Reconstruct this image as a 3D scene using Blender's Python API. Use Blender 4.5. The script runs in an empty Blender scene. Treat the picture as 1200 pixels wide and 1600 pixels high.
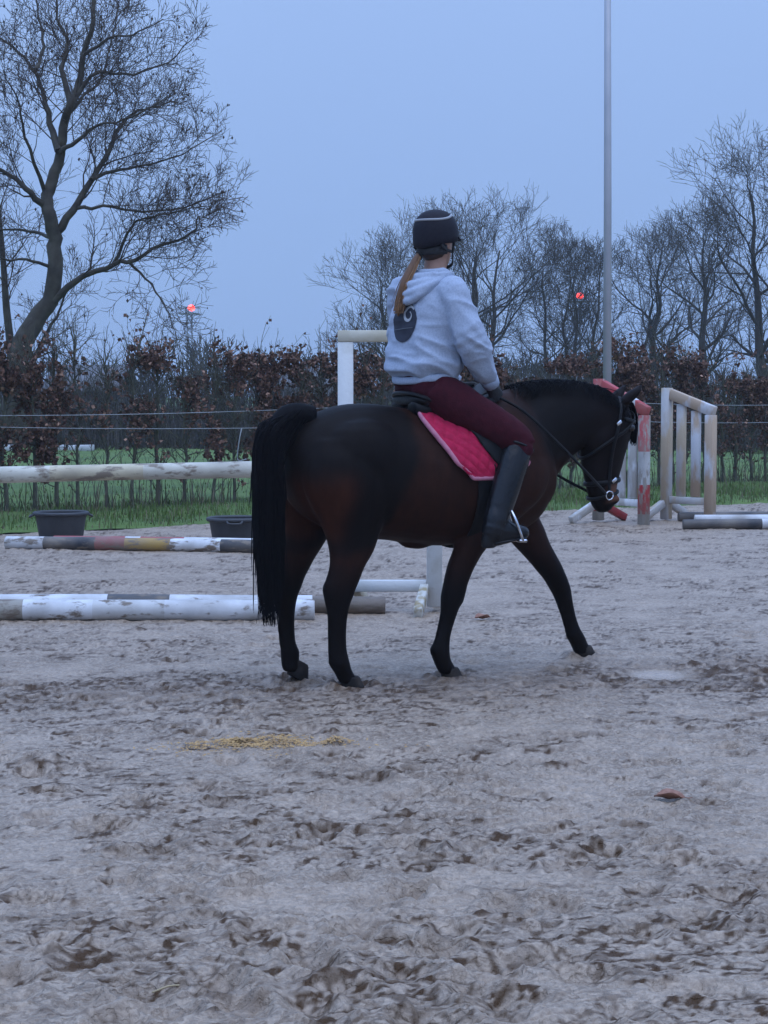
import bpy, math, random
import numpy as np
from mathutils import Vector
from mathutils.bvhtree import BVHTree

# ------------------------------------------------------------------ camera, sky, light
scene = bpy.context.scene
col = scene.collection
R = math.radians
rnd = random.Random(7)

CAM_H = 1.4
cam_d = bpy.data.cameras.new('camera')
cam = bpy.data.objects.new('camera', cam_d)
col.objects.link(cam)
cam_d.sensor_fit = 'VERTICAL'
cam_d.sensor_height = 32.0
cam_d.lens = 2900.0 / 1600.0 * 32.0
cam_d.clip_end = 6000.0
cam_d.clip_start = 0.05
cam.location = (0, 0, CAM_H)
cam.rotation_euler = (R(90) - math.atan(180 / 2900.0), 0, 0)
scene.camera = cam

SUN_EL, SUN_AZ = R(72), R(150)          # weak glow behind the cloud deck, behind the photographer
world = bpy.data.worlds.new('World')
scene.world = world
world.use_nodes = True
wn = world.node_tree
wn.nodes.clear()
w_out = wn.nodes.new('ShaderNodeOutputWorld')
w_bg = wn.nodes.new('ShaderNodeBackground')
w_sky = wn.nodes.new('ShaderNodeTexSky')
w_sky.sky_type = 'NISHITA'
w_sky.sun_disc = False
w_sky.sun_elevation = R(12)
w_sky.sun_rotation = SUN_AZ
w_sky.air_density = 1.0
w_sky.ozone_density = 3.0
w_sc = wn.nodes.new('ShaderNodeMix'); w_sc.data_type = 'RGBA'; w_sc.blend_type = 'MULTIPLY'
w_sc.inputs[0].default_value = 1.0
w_sc.inputs[7].default_value = (0.05, 0.05, 0.05, 1)
wn.links.new(w_sky.outputs[0], w_sc.inputs[6])
w_tc = wn.nodes.new('ShaderNodeTexCoord')
w_sep = wn.nodes.new('ShaderNodeSeparateXYZ')
wn.links.new(w_tc.outputs['Generated'], w_sep.inputs[0])
w_rmp = wn.nodes.new('ShaderNodeValToRGB')          # cloud deck: a little brighter overhead, as overcast skies are
e = w_rmp.color_ramp.elements
e[0].position = 0.0; e[0].color = (0.265, 0.415, 0.77, 1)
e[1].position = 1.0; e[1].color = (0.88, 1.44, 2.75, 1)
k = e.new(0.22); k.color = (0.365, 0.545, 0.95, 1)
wn.links.new(w_sep.outputs[2], w_rmp.inputs[0])
w_no = wn.nodes.new('ShaderNodeTexNoise')
w_no.inputs['Scale'].default_value = 2.2
w_no.inputs['Detail'].default_value = 4
wn.links.new(w_tc.outputs['Generated'], w_no.inputs[0])
w_mr = wn.nodes.new('ShaderNodeMapRange')
w_mr.inputs[3].default_value = 0.95; w_mr.inputs[4].default_value = 1.05
wn.links.new(w_no.outputs[0], w_mr.inputs[0])
w_cl = wn.nodes.new('ShaderNodeMix'); w_cl.data_type = 'RGBA'; w_cl.blend_type = 'MULTIPLY'
w_cl.inputs[0].default_value = 1.0
wn.links.new(w_rmp.outputs[0], w_cl.inputs[6])
wn.links.new(w_mr.outputs[0], w_cl.inputs[7])
w_mx = wn.nodes.new('ShaderNodeMix'); w_mx.data_type = 'RGBA'
w_mx.inputs[0].default_value = 0.92
wn.links.new(w_sc.outputs[2], w_mx.inputs[6])
wn.links.new(w_cl.outputs[2], w_mx.inputs[7])
wn.links.new(w_mx.outputs[2], w_bg.inputs[0])
w_bg.inputs[1].default_value = 1.0
wn.links.new(w_bg.outputs[0], w_out.inputs[0])

sun_d = bpy.data.lights.new('sun', 'SUN')
sun_d.energy = 1.0
sun_d.angle = R(70)
sun_d.color = (1.0, 0.95, 0.88)
sun = bpy.data.objects.new('sun', sun_d)
col.objects.link(sun)
_sd = Vector((math.sin(SUN_AZ) * math.cos(SUN_EL), math.cos(SUN_AZ) * math.cos(SUN_EL), math.sin(SUN_EL)))
sun.rotation_euler = _sd.to_track_quat('Z', 'Y').to_euler()

scene.view_settings.view_transform = 'Standard'
scene.view_settings.look = 'None'
scene.view_settings.exposure = 0.0
scene.view_settings.gamma = 1.0
scene.view_settings.use_curve_mapping = False
scene.cycles.use_denoising = True
scene.cycles.max_bounces = 6
scene.cycles.diffuse_bounces = 3
scene.cycles.volume_bounces = 1
scene.cycles.volume_step_rate = 4.0
scene.cycles.volume_max_steps = 32

# ------------------------------------------------------------------ helpers
def A(*p):
    return np.array(p, dtype=float)

def mesh_data(name, verts, quads=None, tris=None, smooth=True):
    verts = np.asarray(verts, dtype=np.float32).reshape(-1, 3)
    me = bpy.data.meshes.new(name)
    q = np.asarray(quads if quads is not None else [], dtype=np.int32).reshape(-1, 4)
    t = np.asarray(tris if tris is not None else [], dtype=np.int32).reshape(-1, 3)
    me.vertices.add(len(verts))
    me.vertices.foreach_set('co', verts.ravel())
    me.loops.add(q.size + t.size)
    me.loops.foreach_set('vertex_index', np.concatenate([q.ravel(), t.ravel()]))
    me.polygons.add(len(q) + len(t))
    st = np.concatenate([np.arange(len(q)) * 4, q.size + np.arange(len(t)) * 3]).astype(np.int32)
    me.polygons.foreach_set('loop_start', st)
    if smooth:
        me.polygons.foreach_set('use_smooth', np.ones(len(q) + len(t), dtype=bool))
    me.update(calc_edges=True)
    return me

def link(name, me, mat=None, parent=None, loc=None, rot=None):
    o = bpy.data.objects.new(name, me)
    col.objects.link(o)
    if mat is not None and me is not None:
        if len(me.materials) == 0:
            me.materials.append(mat)
    if parent is not None:
        o.parent = parent
    if loc is not None:
        o.location = loc
    if rot is not None:
        o.rotation_euler = rot
    return o

def tag(o, label=None, cat=None, group=None, kind=None):
    if label: o['label'] = label
    if cat: o['category'] = cat
    if group: o['group'] = group
    if kind: o['kind'] = kind
    return o

def thing(name, label, cat, loc=(0, 0, 0), rz=0.0, group=None):
    o = bpy.data.objects.new(name, None)
    o.empty_display_size = 0.1
    col.objects.link(o)
    o.location = loc
    o.rotation_euler = (0, 0, rz)
    return tag(o, label, cat, group)

class MB:
    """collects shapes, links them as one mesh"""
    def __init__(s): s.v = []; s.q = []; s.t = []; s.n = 0; s.c = []
    def add(s, v, q=None, t=None, c=None):
        v = np.asarray(v, float).reshape(-1, 3)
        if q is not None and len(q): s.q.append(np.asarray(q, np.int64).reshape(-1, 4) + s.n)
        if t is not None and len(t): s.t.append(np.asarray(t, np.int64).reshape(-1, 3) + s.n)
        s.v.append(v); s.n += len(v)
        if c is not None: s.c.append(np.broadcast_to(np.asarray(c, float), (len(v), 3)))
        return s
    def arrays(s):
        return (np.concatenate(s.v), np.concatenate(s.q) if s.q else None, np.concatenate(s.t) if s.t else None)
    def mesh(s, name, smooth=True, off=(0, 0, 0)):
        v, q, t = s.arrays()
        me = mesh_data(name, v - np.array(off), q, t, smooth)
        if s.c: set_col(me, np.concatenate(s.c))
        return me
    def build(s, name, mat, parent=None, smooth=True, off=(0, 0, 0)):
        return link(name, s.mesh(name, smooth, off), mat, parent)

def set_col(me, c, name='col'):
    c = np.asarray(c, np.float32)
    a = me.attributes.new(name, 'FLOAT_COLOR', 'POINT')
    a.data.foreach_set('color', np.concatenate([c, np.ones((len(c), 1), np.float32)], 1).ravel())

def ring_faces(m, k, caps=True):
    i = np.arange(m - 1)[:, None] * k
    j = np.arange(k)[None, :]
    jn = (j + 1) % k
    q = np.stack([i + j, i + jn, i + k + jn, i + k + j], -1).reshape(-1, 4)
    return q

def loft(rings):
    """closed loft: rings (m,k,3) with fan caps"""
    rings = np.asarray(rings, float)
    m, k, _ = rings.shape
    v = rings.reshape(-1, 3)
    q = ring_faces(m, k)
    v = np.concatenate([v, rings[0].mean(0)[None], rings[-1].mean(0)[None]])
    a, b = m * k, m * k + 1
    j = np.arange(k); jn = (j + 1) % k
    t = np.concatenate([np.stack([np.full(k, a), jn, j], 1),
                        np.stack([np.full(k, b), (m - 1) * k + j, (m - 1) * k + jn], 1)])
    return v, q, t

def tube(P, r, k=8, cap=True, flat=1.0, ref=(0, 0, 1)):
    """tube along P with radii r; flat squashes it along the reference side"""
    P = np.asarray(P, float); n = len(P)
    r = np.broadcast_to(np.asarray(r, float), (n,))
    T = np.gradient(P, axis=0)
    T /= np.linalg.norm(T, axis=1)[:, None] + 1e-9
    ref = np.array(ref, float)
    if abs(T.mean(0) @ ref) > 0.93 * np.linalg.norm(T.mean(0)):
        ref = np.array([1.0, 0.13, 0.0]) if flat == 1.0 else np.array([0.9, 0.1, 0.3])
    N = np.cross(T, ref); N /= np.linalg.norm(N, axis=1)[:, None] + 1e-9
    B = np.cross(N, T)
    a = np.arange(k) * 2 * math.pi / k
    rings = P[:, None] + r[:, None, None] * (np.cos(a)[None, :, None] * N[:, None] * flat + np.sin(a)[None, :, None] * B[:, None])
    if cap:
        return loft(rings)
    return rings.reshape(-1, 3), ring_faces(n, k), None

def smooth_path(P, n=24):
    """Catmull-Rom through the points"""
    P = np.asarray(P, float)
    Q = np.concatenate([[2 * P[0] - P[1]], P, [2 * P[-1] - P[-2]]])
    t = np.linspace(0, len(P) - 1 - 1e-6, n)
    i = t.astype(int); f = (t - i)[:, None]
    a, b, c, d = Q[i], Q[i + 1], Q[i + 2], Q[i + 3]
    return 0.5 * (2 * b + (c - a) * f + (2 * a - 5 * b + 4 * c - d) * f ** 2 + (3 * b - a - 3 * c + d) * f ** 3)

def box(c, s, rot=None):
    c = np.array(c, float); h = np.array(s, float) / 2
    v = np.array([[x, y, z] for x in (-1, 1) for y in (-1, 1) for z in (-1, 1)], float) * h
    if rot is not None: v = v @ np.asarray(rot).T
    q = [[0, 1, 3, 2], [4, 6, 7, 5], [0, 4, 5, 1], [2, 3, 7, 6], [0, 2, 6, 4], [1, 5, 7, 3]]
    return v + c, q

def beam(p, q, w, h, up=(0, 0, 1), bev=0.004):
    """bevelled timber from p to q: width w across, height h along up"""
    p = np.array(p, float); q = np.array(q, float)
    d = q - p; L = np.linalg.norm(d); d = d / L
    up = np.array(up, float)
    if abs(d @ up) > 0.95: up = np.array([0.0, 1.0, 0.0])
    s = np.cross(d, up); s /= np.linalg.norm(s)
    u = np.cross(s, d)
    a, b = w / 2, h / 2
    prof = [(-a + bev, -b), (a - bev, -b), (a, -b + bev), (a, b - bev), (a - bev, b), (-a + bev, b), (-a, b - bev), (-a, -b + bev)]
    rings = []
    for (t, sc) in ((0, 0.0), (0, 1), (L, 1), (L, 0.0)):
        off = bev if sc == 0 else 0
        ring = []
        for x, y in prof:
            xx = x - math.copysign(min(off, abs(x)), x); yy = y - math.copysign(min(off, abs(y)), y)
            ring.append(p + d * (t if sc else (0 - 0 if t == 0 else L)) + s * xx + u * yy)
        rings.append(ring)
    R_ = np.array(rings)
    R_[1] += d * bev; R_[2] -= d * bev
    return loft(R_)

def ell(c, r, k=16, m=10, rot=None):
    c = np.array(c, float)
    rings = []
    for i in range(m):
        ph = -math.pi / 2 + math.pi * (i + 0.5) / m
        a = np.arange(k) * 2 * math.pi / k
        rings.append(np.stack([np.cos(a) * math.cos(ph) * r[0], np.sin(a) * math.cos(ph) * r[1], np.full(k, math.sin(ph) * r[2])], 1))
    v, q, t = loft(rings)
    v[-2] = (0, 0, -r[2]); v[-1] = (0, 0, r[2])
    if rot is not None: v = v @ np.asarray(rot).T
    return v + c, q, t

def remesh(parts, voxel=0.012, smooth=6, fac=0.5):
    """union of closed shapes as one continuous skin"""
    mb = MB()
    for p in parts: mb.add(p[0], p[1], p[2] if len(p) > 2 else None)
    me = mb.mesh('tmp')
    o = bpy.data.objects.new('tmp', me); col.objects.link(o)
    m = o.modifiers.new('r', 'REMESH'); m.mode = 'VOXEL'; m.voxel_size = voxel; m.adaptivity = 0.0
    if smooth:
        s = o.modifiers.new('s', 'SMOOTH'); s.factor = fac; s.iterations = smooth
    dg = bpy.context.evaluated_depsgraph_get(); dg.update()
    ev = o.evaluated_get(dg)
    em = ev.to_mesh()
    n = len(em.vertices); v = np.empty(n * 3, np.float32); em.vertices.foreach_get('co', v)
    nr = np.empty(n * 3, np.float32); em.vertices.foreach_get('normal', nr)
    polys = [tuple(p.vertices) for p in em.polygons]
    q = np.array([p for p in polys if len(p) == 4], np.int64).reshape(-1, 4)
    t = np.array([p for p in polys if len(p) == 3], np.int64).reshape(-1, 3)
    ev.to_mesh_clear()
    bpy.data.objects.remove(o); bpy.data.meshes.remove(me)
    return v.reshape(-1, 3).astype(float), q, t, nr.reshape(-1, 3).astype(float)

def _hash(xi, yi, zi, seed):
    h = (xi.astype(np.int64) * 374761393 + yi.astype(np.int64) * 668265263 + zi.astype(np.int64) * 2147483647 + seed * 1274126177) & 0xffffffff
    h = ((h ^ (h >> 13)) * 1274126177) & 0xffffffff
    h = ((h ^ (h >> 16)) * 2246822519) & 0xffffffff
    return ((h ^ (h >> 15)) & 0xffffff) / float(0xffffff)

def noise2(x, y, seed=0):
    xi = np.floor(x); yi = np.floor(y); fx = x - xi; fy = y - yi
    fx = fx * fx * (3 - 2 * fx); fy = fy * fy * (3 - 2 * fy)
    z = np.zeros_like(xi)
    a = _hash(xi, yi, z, seed); b = _hash(xi + 1, yi, z, seed); c = _hash(xi, yi + 1, z, seed); d = _hash(xi + 1, yi + 1, z, seed)
    return (a * (1 - fx) + b * fx) * (1 - fy) + (c * (1 - fx) + d * fx) * fy

def noise3(p, seed=0):
    i = np.floor(p); f = p - i; f = f * f * (3 - 2 * f)
    r = 0
    for dx in (0, 1):
        for dy in (0, 1):
            for dz in (0, 1):
                w = (f[:, 0] if dx else 1 - f[:, 0]) * (f[:, 1] if dy else 1 - f[:, 1]) * (f[:, 2] if dz else 1 - f[:, 2])
                r = r + w * _hash(i[:, 0] + dx, i[:, 1] + dy, i[:, 2] + dz, seed)
    return r

# ------------------------------------------------------------------ materials
MATS = {}
def mat(name, c1, c2=None, rough=0.8, scale=8.0, bump=0.0, bscale=None, attr=False, metal=0.0, spec=0.5, stretch=None,
        emit=None, sheen=0.0, detail=6, coat=0.0, lo=0.35, hi=0.65, trans=0.0, bdist=0.01):
    if name in MATS: return MATS[name]
    m = bpy.data.materials.new(name); m.use_nodes = True
    nt = m.node_tree; N = nt.nodes; Lk = nt.links
    b = N['Principled BSDF']
    b.inputs['Roughness'].default_value = rough
    b.inputs['Metallic'].default_value = metal
    b.inputs['Specular IOR Level'].default_value = spec
    b.inputs['Sheen Weight'].default_value = sheen
    b.inputs['Coat Weight'].default_value = coat
    tc = N.new('ShaderNodeTexCoord'); mp = N.new('ShaderNodeMapping')
    Lk.new(tc.outputs['Object'], mp.inputs[0])
    if stretch: mp.inputs['Scale'].default_value = stretch
    no = N.new('ShaderNodeTexNoise'); no.inputs['Scale'].default_value = scale; no.inputs['Detail'].default_value = detail
    Lk.new(mp.outputs[0], no.inputs[0])
    mr = N.new('ShaderNodeMapRange'); mr.inputs[1].default_value = lo; mr.inputs[2].default_value = hi
    Lk.new(no.outputs[0], mr.inputs[0])
    mx = N.new('ShaderNodeMix'); mx.data_type = 'RGBA'
    Lk.new(mr.outputs[0], mx.inputs[0])
    if attr:
        at = N.new('ShaderNodeAttribute'); at.attribute_name = 'col'
        hs = N.new('ShaderNodeHueSaturation'); hs.inputs['Value'].default_value = c2 if isinstance(c2, float) else 0.65
        Lk.new(at.outputs[0], hs.inputs['Color'])
        Lk.new(at.outputs[0], mx.inputs[6]); Lk.new(hs.outputs[0], mx.inputs[7])
    else:
        mx.inputs[6].default_value = (*c1, 1); mx.inputs[7].default_value = (*(c2 or c1), 1)
    Lk.new(mx.outputs[2], b.inputs['Base Color'])
    if bump:
        bn = N.new('ShaderNodeTexNoise'); bn.inputs['Scale'].default_value = bscale or scale * 3; bn.inputs['Detail'].default_value = 5
        Lk.new(mp.outputs[0], bn.inputs[0])
        bp = N.new('ShaderNodeBump'); bp.inputs['Strength'].default_value = bump; bp.inputs['Distance'].default_value = bdist
        Lk.new(bn.outputs[0], bp.inputs['Height']); Lk.new(bp.outputs[0], b.inputs['Normal'])
    if emit:
        b.inputs['Emission Color'].default_value = (*emit[0], 1); b.inputs['Emission Strength'].default_value = emit[1]
    MATS[name] = m
    return m

def pole_mat(name, segs, wear=0.35, wood=(0.16, 0.12, 0.085), scale=9.0, rough=0.6, axis=0):
    """painted bands along local X (0..1 over the length), paint chipped down to wood"""
    m = bpy.data.materials.new(name); m.use_nodes = True
    nt = m.node_tree; N = nt.nodes; Lk = nt.links
    b = N['Principled BSDF']; b.inputs['Roughness'].default_value = rough
    tc = N.new('ShaderNodeTexCoord'); sp = N.new('ShaderNodeSeparateXYZ')
    Lk.new(tc.outputs['Object'], sp.inputs[0])
    rp = N.new('ShaderNodeValToRGB'); rp.color_ramp.interpolation = 'CONSTANT'
    el = rp.color_ramp.elements
    while len(el) > 1: el.remove(el[-1])
    el[0].position = 0; el[0].color = (*segs[0][1], 1)
    for t, c in segs[1:]:
        x = el.new(t); x.color = (*c, 1)
    mr = N.new('ShaderNodeMapRange'); mr.inputs[2].default_value = segs[0][0]
    mr.inputs[1].default_value = 0.0
    Lk.new(sp.outputs[axis], mr.inputs[0]); mr.inputs[3].default_value = 0; mr.inputs[4].default_value = 1
    mr.name = 'len'
    Lk.new(mr.outputs[0], rp.inputs[0])
    mp = N.new('ShaderNodeMapping'); mp.inputs['Scale'].default_value = (0.6, 1.6, 1.6) if axis == 0 else (1.6, 1.6, 0.6)
    Lk.new(tc.outputs['Object'], mp.inputs[0])
    no = N.new('ShaderNodeTexNoise'); no.inputs['Scale'].default_value = scale; no.inputs['Detail'].default_value = 9; no.inputs['Roughness'].default_value = 0.65
    Lk.new(mp.outputs[0], no.inputs[0])
    w = N.new('ShaderNodeMapRange'); w.inputs[1].default_value = 0.68 - wear * 0.45; w.inputs[2].default_value = 0.74 - wear * 0.40
    Lk.new(no.outputs[0], w.inputs[0])
    mx = N.new('ShaderNodeMix'); mx.data_type = 'RGBA'
    Lk.new(w.outputs[0], mx.inputs[0]); Lk.new(rp.outputs[0], mx.inputs[6]); mx.inputs[7].default_value = (*wood, 1)
    n2 = N.new('ShaderNodeTexNoise'); n2.inputs['Scale'].default_value = 3.2; n2.inputs['Detail'].default_value = 6
    Lk.new(tc.outputs['Object'], n2.inputs[0])
    m2 = N.new('ShaderNodeMapRange'); m2.inputs[1].default_value = 0.36; m2.inputs[2].default_value = 0.72; m2.inputs[4].default_value = 0.72
    Lk.new(n2.outputs[0], m2.inputs[0])
    mz = N.new('ShaderNodeMix'); mz.data_type = 'RGBA'
    Lk.new(m2.outputs[0], mz.inputs[0]); Lk.new(mx.outputs[2], mz.inputs[6]); mz.inputs[7].default_value = (0.20, 0.165, 0.13, 1)
    Lk.new(mz.outputs[2], b.inputs['Base Color'])
    bp = N.new('ShaderNodeBump'); bp.inputs['Strength'].default_value = 0.5; bp.inputs['Distance'].default_value = 0.006
    Lk.new(no.outputs[0], bp.inputs['Height']); Lk.new(bp.outputs[0], b.inputs['Normal'])
    return m

WHITE = (0.72, 0.71, 0.68)
M_bark = mat('bark', (0.045, 0.036, 0.028), (0.085, 0.075, 0.055), 0.95, 6, 0.6, 22)
M_twig = mat('twig_bark', (0.050, 0.036, 0.030), (0.075, 0.055, 0.042), 0.95, 5)
M_bark_far = mat('far_bark', (0.038, 0.030, 0.024), (0.055, 0.045, 0.034), 0.95, 3)
M_stem = mat('hedge_stem_bark', (0.06, 0.058, 0.042), (0.10, 0.095, 0.06), 0.9, 14, 0.4, 40)
M_hleaf = mat('dry_beech_leaf', (1, 1, 1), 0.7, 0.8, 30, 0.0, attr=True)
M_grass = mat('grass_blade', (1, 1, 1), 0.75, 0.75, 4, 0.0, attr=True)

# ------------------------------------------------------------------ ground
ARX0, ARY0, ARX1, ARY1 = -3.97, 19.2, 5.15, 24.7        # the far edge of the sand (a line)
_ed = A(ARX1 - ARX0, ARY1 - ARY0); _ed /= np.linalg.norm(_ed)
_en = A(-_ed[1], _ed[0])                                  # points away from the arena
def edge_dist(x, y):
    s = (x - ARX0) * _ed[0] + (y - ARY0) * _ed[1]
    return (x - ARX0) * _en[0] + (y - ARY0) * _en[1], s

def build_sand():
    nr, nc = 700, 760
    t = np.linspace(0, 1, nr)
    q0, q1 = 1 / 3.4, 1 / 27.0
    yy = 1 / (q0 + (q1 - q0) * t)
    ss = np.linspace(-0.30, 0.30, nc)
    Y = np.repeat(yy[:, None], nc, 1)
    X = ss[None, :] * (Y + 1.5)
    X = X + 0.004 * (noise2(X * 60, Y * 60, 3) - .5); x, y = X.ravel(), Y.ravel()
    def n(s, sd, ax=1.0, ay=1.0): return noise2(x * s * ax + 31.7 * sd, y * s * ay + 17.1 * sd, sd) - 0.5
    wx = n(2.3, 41) * 0.10 + 0.3 * y; wy = n(2.3, 42) * 0.10 - 0.3 * x
    def rid(s, sd, ax=1.0, ay=1.0):
        return 1 - np.abs(2 * noise2((x + wx) * s * ax + 3.3 * sd, (y + wy) * s * ay + 9.2 * sd, sd) - 1)
    churn = np.clip((noise2(x * 0.55 + 5, y * 0.55, 77) * 0.6 + noise2(x * 1.6, y * 1.3 + 2, 78) * 0.5) * 1.3 - 0.05, 0.40, 1.1)
    # the track the horses use, deeper and damper
    trk = np.exp(-((y - (8.95 + 0.16 * x)) / 0.50) ** 2) * np.clip(0.45 + 0.9 * noise2(x * 0.9 + 4, y * 0.9, 12), 0, 1)
    churn = np.clip(churn + 0.5 * trk, 0, 1.5)
    h = 0.014 * n(0.9, 1) + 0.008 * n(2.2, 2)
    w2x = n(9, 43) * 0.012; w2y = n(9, 47) * 0.012
    w3x = n(28, 48) * 0.003; w3y = n(28, 49) * 0.003
    def lump(sc, sd): return noise2((x + wx + w2x + w3x) * sc * 0.72 + 3 * sd, (y + wy + w2y + w3y) * sc * 1.25, sd)
    st = lambda a, t0, w: np.clip((a - t0) / w, 0, 1)
    L1, L2, L3, L4 = lump(11.5, 44), lump(23, 45), lump(44, 46), lump(80, 50)
    # trodden crust broken into flakes: flat on top, torn at the rim
    h += churn * (0.0095 * st(L1, .50, .08) + 0.005 * st(L1, .70, .06) + 0.0065 * st(L2, .52, .10) + 0.0035 * st(L3, .55, .16) + 0.002 * st(L4, .5, .25))
    h += churn * 0.004 * (rid(5.2, 4, 0.8, 1.2) ** 2 - 0.4)
    h += (0.002 + 0.005 * churn) * n(40, 8, 0.8) + (0.002 + 0.005 * churn) * n(80, 9, 0.85) + 0.003 * n(140, 10)
    band = lambda a, t0, w: np.exp(-((a - t0) / w) ** 2)
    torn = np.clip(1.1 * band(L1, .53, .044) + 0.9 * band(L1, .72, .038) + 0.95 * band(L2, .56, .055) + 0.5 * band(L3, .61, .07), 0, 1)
    prints = np.zeros_like(h)
    rg = np.random.RandomState(5)
    npr = 380
    d0 = 1 / (1 / 3.6 + (1 / 21 - 1 / 3.6) * rg.rand(npr))
    px = (rg.rand(npr) - 0.5) * 0.56 * d0; py = d0
    order = np.argsort(yy)
    for i in range(npr):
        lo = np.searchsorted(-0 + yy, py[i] - 0.22); hi = np.searchsorted(yy, py[i] + 0.22)
        if hi <= lo: continue
        sl = slice(lo * nc, hi * nc)
        a = rg.rand() * 6.28; ca, sa = math.cos(a), math.sin(a)
        dx = x[sl] - px[i]; dy = y[sl] - py[i]
        u = (dx * ca + dy * sa) / 0.075; w = (-dx * sa + dy * ca) / 0.058
        rr = np.sqrt(u * u + w * w)
        dep = (0.4 + 0.9 * rg.rand())
        h[sl] += dep * (-0.020 * np.exp(-rr ** 4) + 0.010 * np.exp(-((rr - 1.35) / 0.32) ** 2) * (0.4 + 0.6 * (u > 0)))
        prints[sl] = np.maximum(prints[sl], np.exp(-rr ** 4) * min(1, dep))
    for hx_, hy_, ca in ((-.141, 8.858, .47), (.337, 9.163, .47), (1.081, 9.879, .47), (-.43, 9.09, .47)):
        u = ((x - hx_) * .883 + (y - hy_) * .469) / .085; w = (-(x - hx_) * .469 + (y - hy_) * .883) / .075
        rr = np.sqrt(u * u + w * w); ra = noise2(x * 22, y * 22, 71)
        h += -0.012 * np.exp(-rr ** 4) + 0.026 * np.exp(-((rr - 1.35) / 0.34) ** 2) * (.3 + .9 * ra)
        prints = np.maximum(prints, 1.3 * np.exp(-(rr / 2.1) ** 4) * (.4 + .8 * ra))
    # small heap of sand on the left, shallow puddle on the right
    h += 0.075 * np.exp(-(((x + 1.33) / 0.16) ** 2 + ((y - 7.06) / 0.13) ** 2)) * (0.7 + 0.6 * n(18, 51))
    pud = np.exp(-(((x - 1.40) / 0.15) ** 2 + ((y - 9.30) / 0.19) ** 2) ** 1.5)
    h = h * (1 - 0.92 * pud) - 0.012 * pud
    # flatten the strip where the far part of the arena is trodden smooth
    flat = np.clip((y - 9.8) / 3.0, 0, 1)
    h *= 1 - 0.30 * flat
    ed, es = edge_dist(x, y)
    h -= np.clip(ed + 0.25 + 0.5 * (noise2(es * 1.7, es * 0, 5) - .5), 0, 1) * 0.09
    # damp sand thrown up by hooves: tracks and blotches; torn flake rims take the same dark colour
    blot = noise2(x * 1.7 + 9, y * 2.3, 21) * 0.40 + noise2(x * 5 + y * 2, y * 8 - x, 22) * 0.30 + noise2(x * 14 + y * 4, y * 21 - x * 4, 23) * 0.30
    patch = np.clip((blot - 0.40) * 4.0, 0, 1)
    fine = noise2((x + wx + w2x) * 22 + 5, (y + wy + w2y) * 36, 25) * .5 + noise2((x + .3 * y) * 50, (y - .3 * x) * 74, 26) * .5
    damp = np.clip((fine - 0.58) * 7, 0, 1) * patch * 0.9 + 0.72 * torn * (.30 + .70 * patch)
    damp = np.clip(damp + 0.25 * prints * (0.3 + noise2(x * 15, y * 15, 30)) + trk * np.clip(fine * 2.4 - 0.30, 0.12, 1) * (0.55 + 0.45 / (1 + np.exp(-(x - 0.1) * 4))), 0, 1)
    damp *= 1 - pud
    v = np.stack([x, y, h], 1)
    q = ring_faces(nr, nc).reshape(nr - 1, nc, 4)[:, :-1].reshape(-1, 4)[:, ::-1]
    me = mesh_data('sand', v, q[:, ::-1])
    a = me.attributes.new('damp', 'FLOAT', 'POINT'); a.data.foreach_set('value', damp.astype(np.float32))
    a = me.attributes.new('wet', 'FLOAT', 'POINT'); a.data.foreach_set('value', np.clip(pud * 1.5 - 0.62 + 0.5 * n(9, 61), 0, 0.85).astype(np.float32))
    a = me.attributes.new('yellow', 'FLOAT', 'POINT')
    return me, (yy, nc, h.reshape(nr, nc), X, Y)

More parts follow.
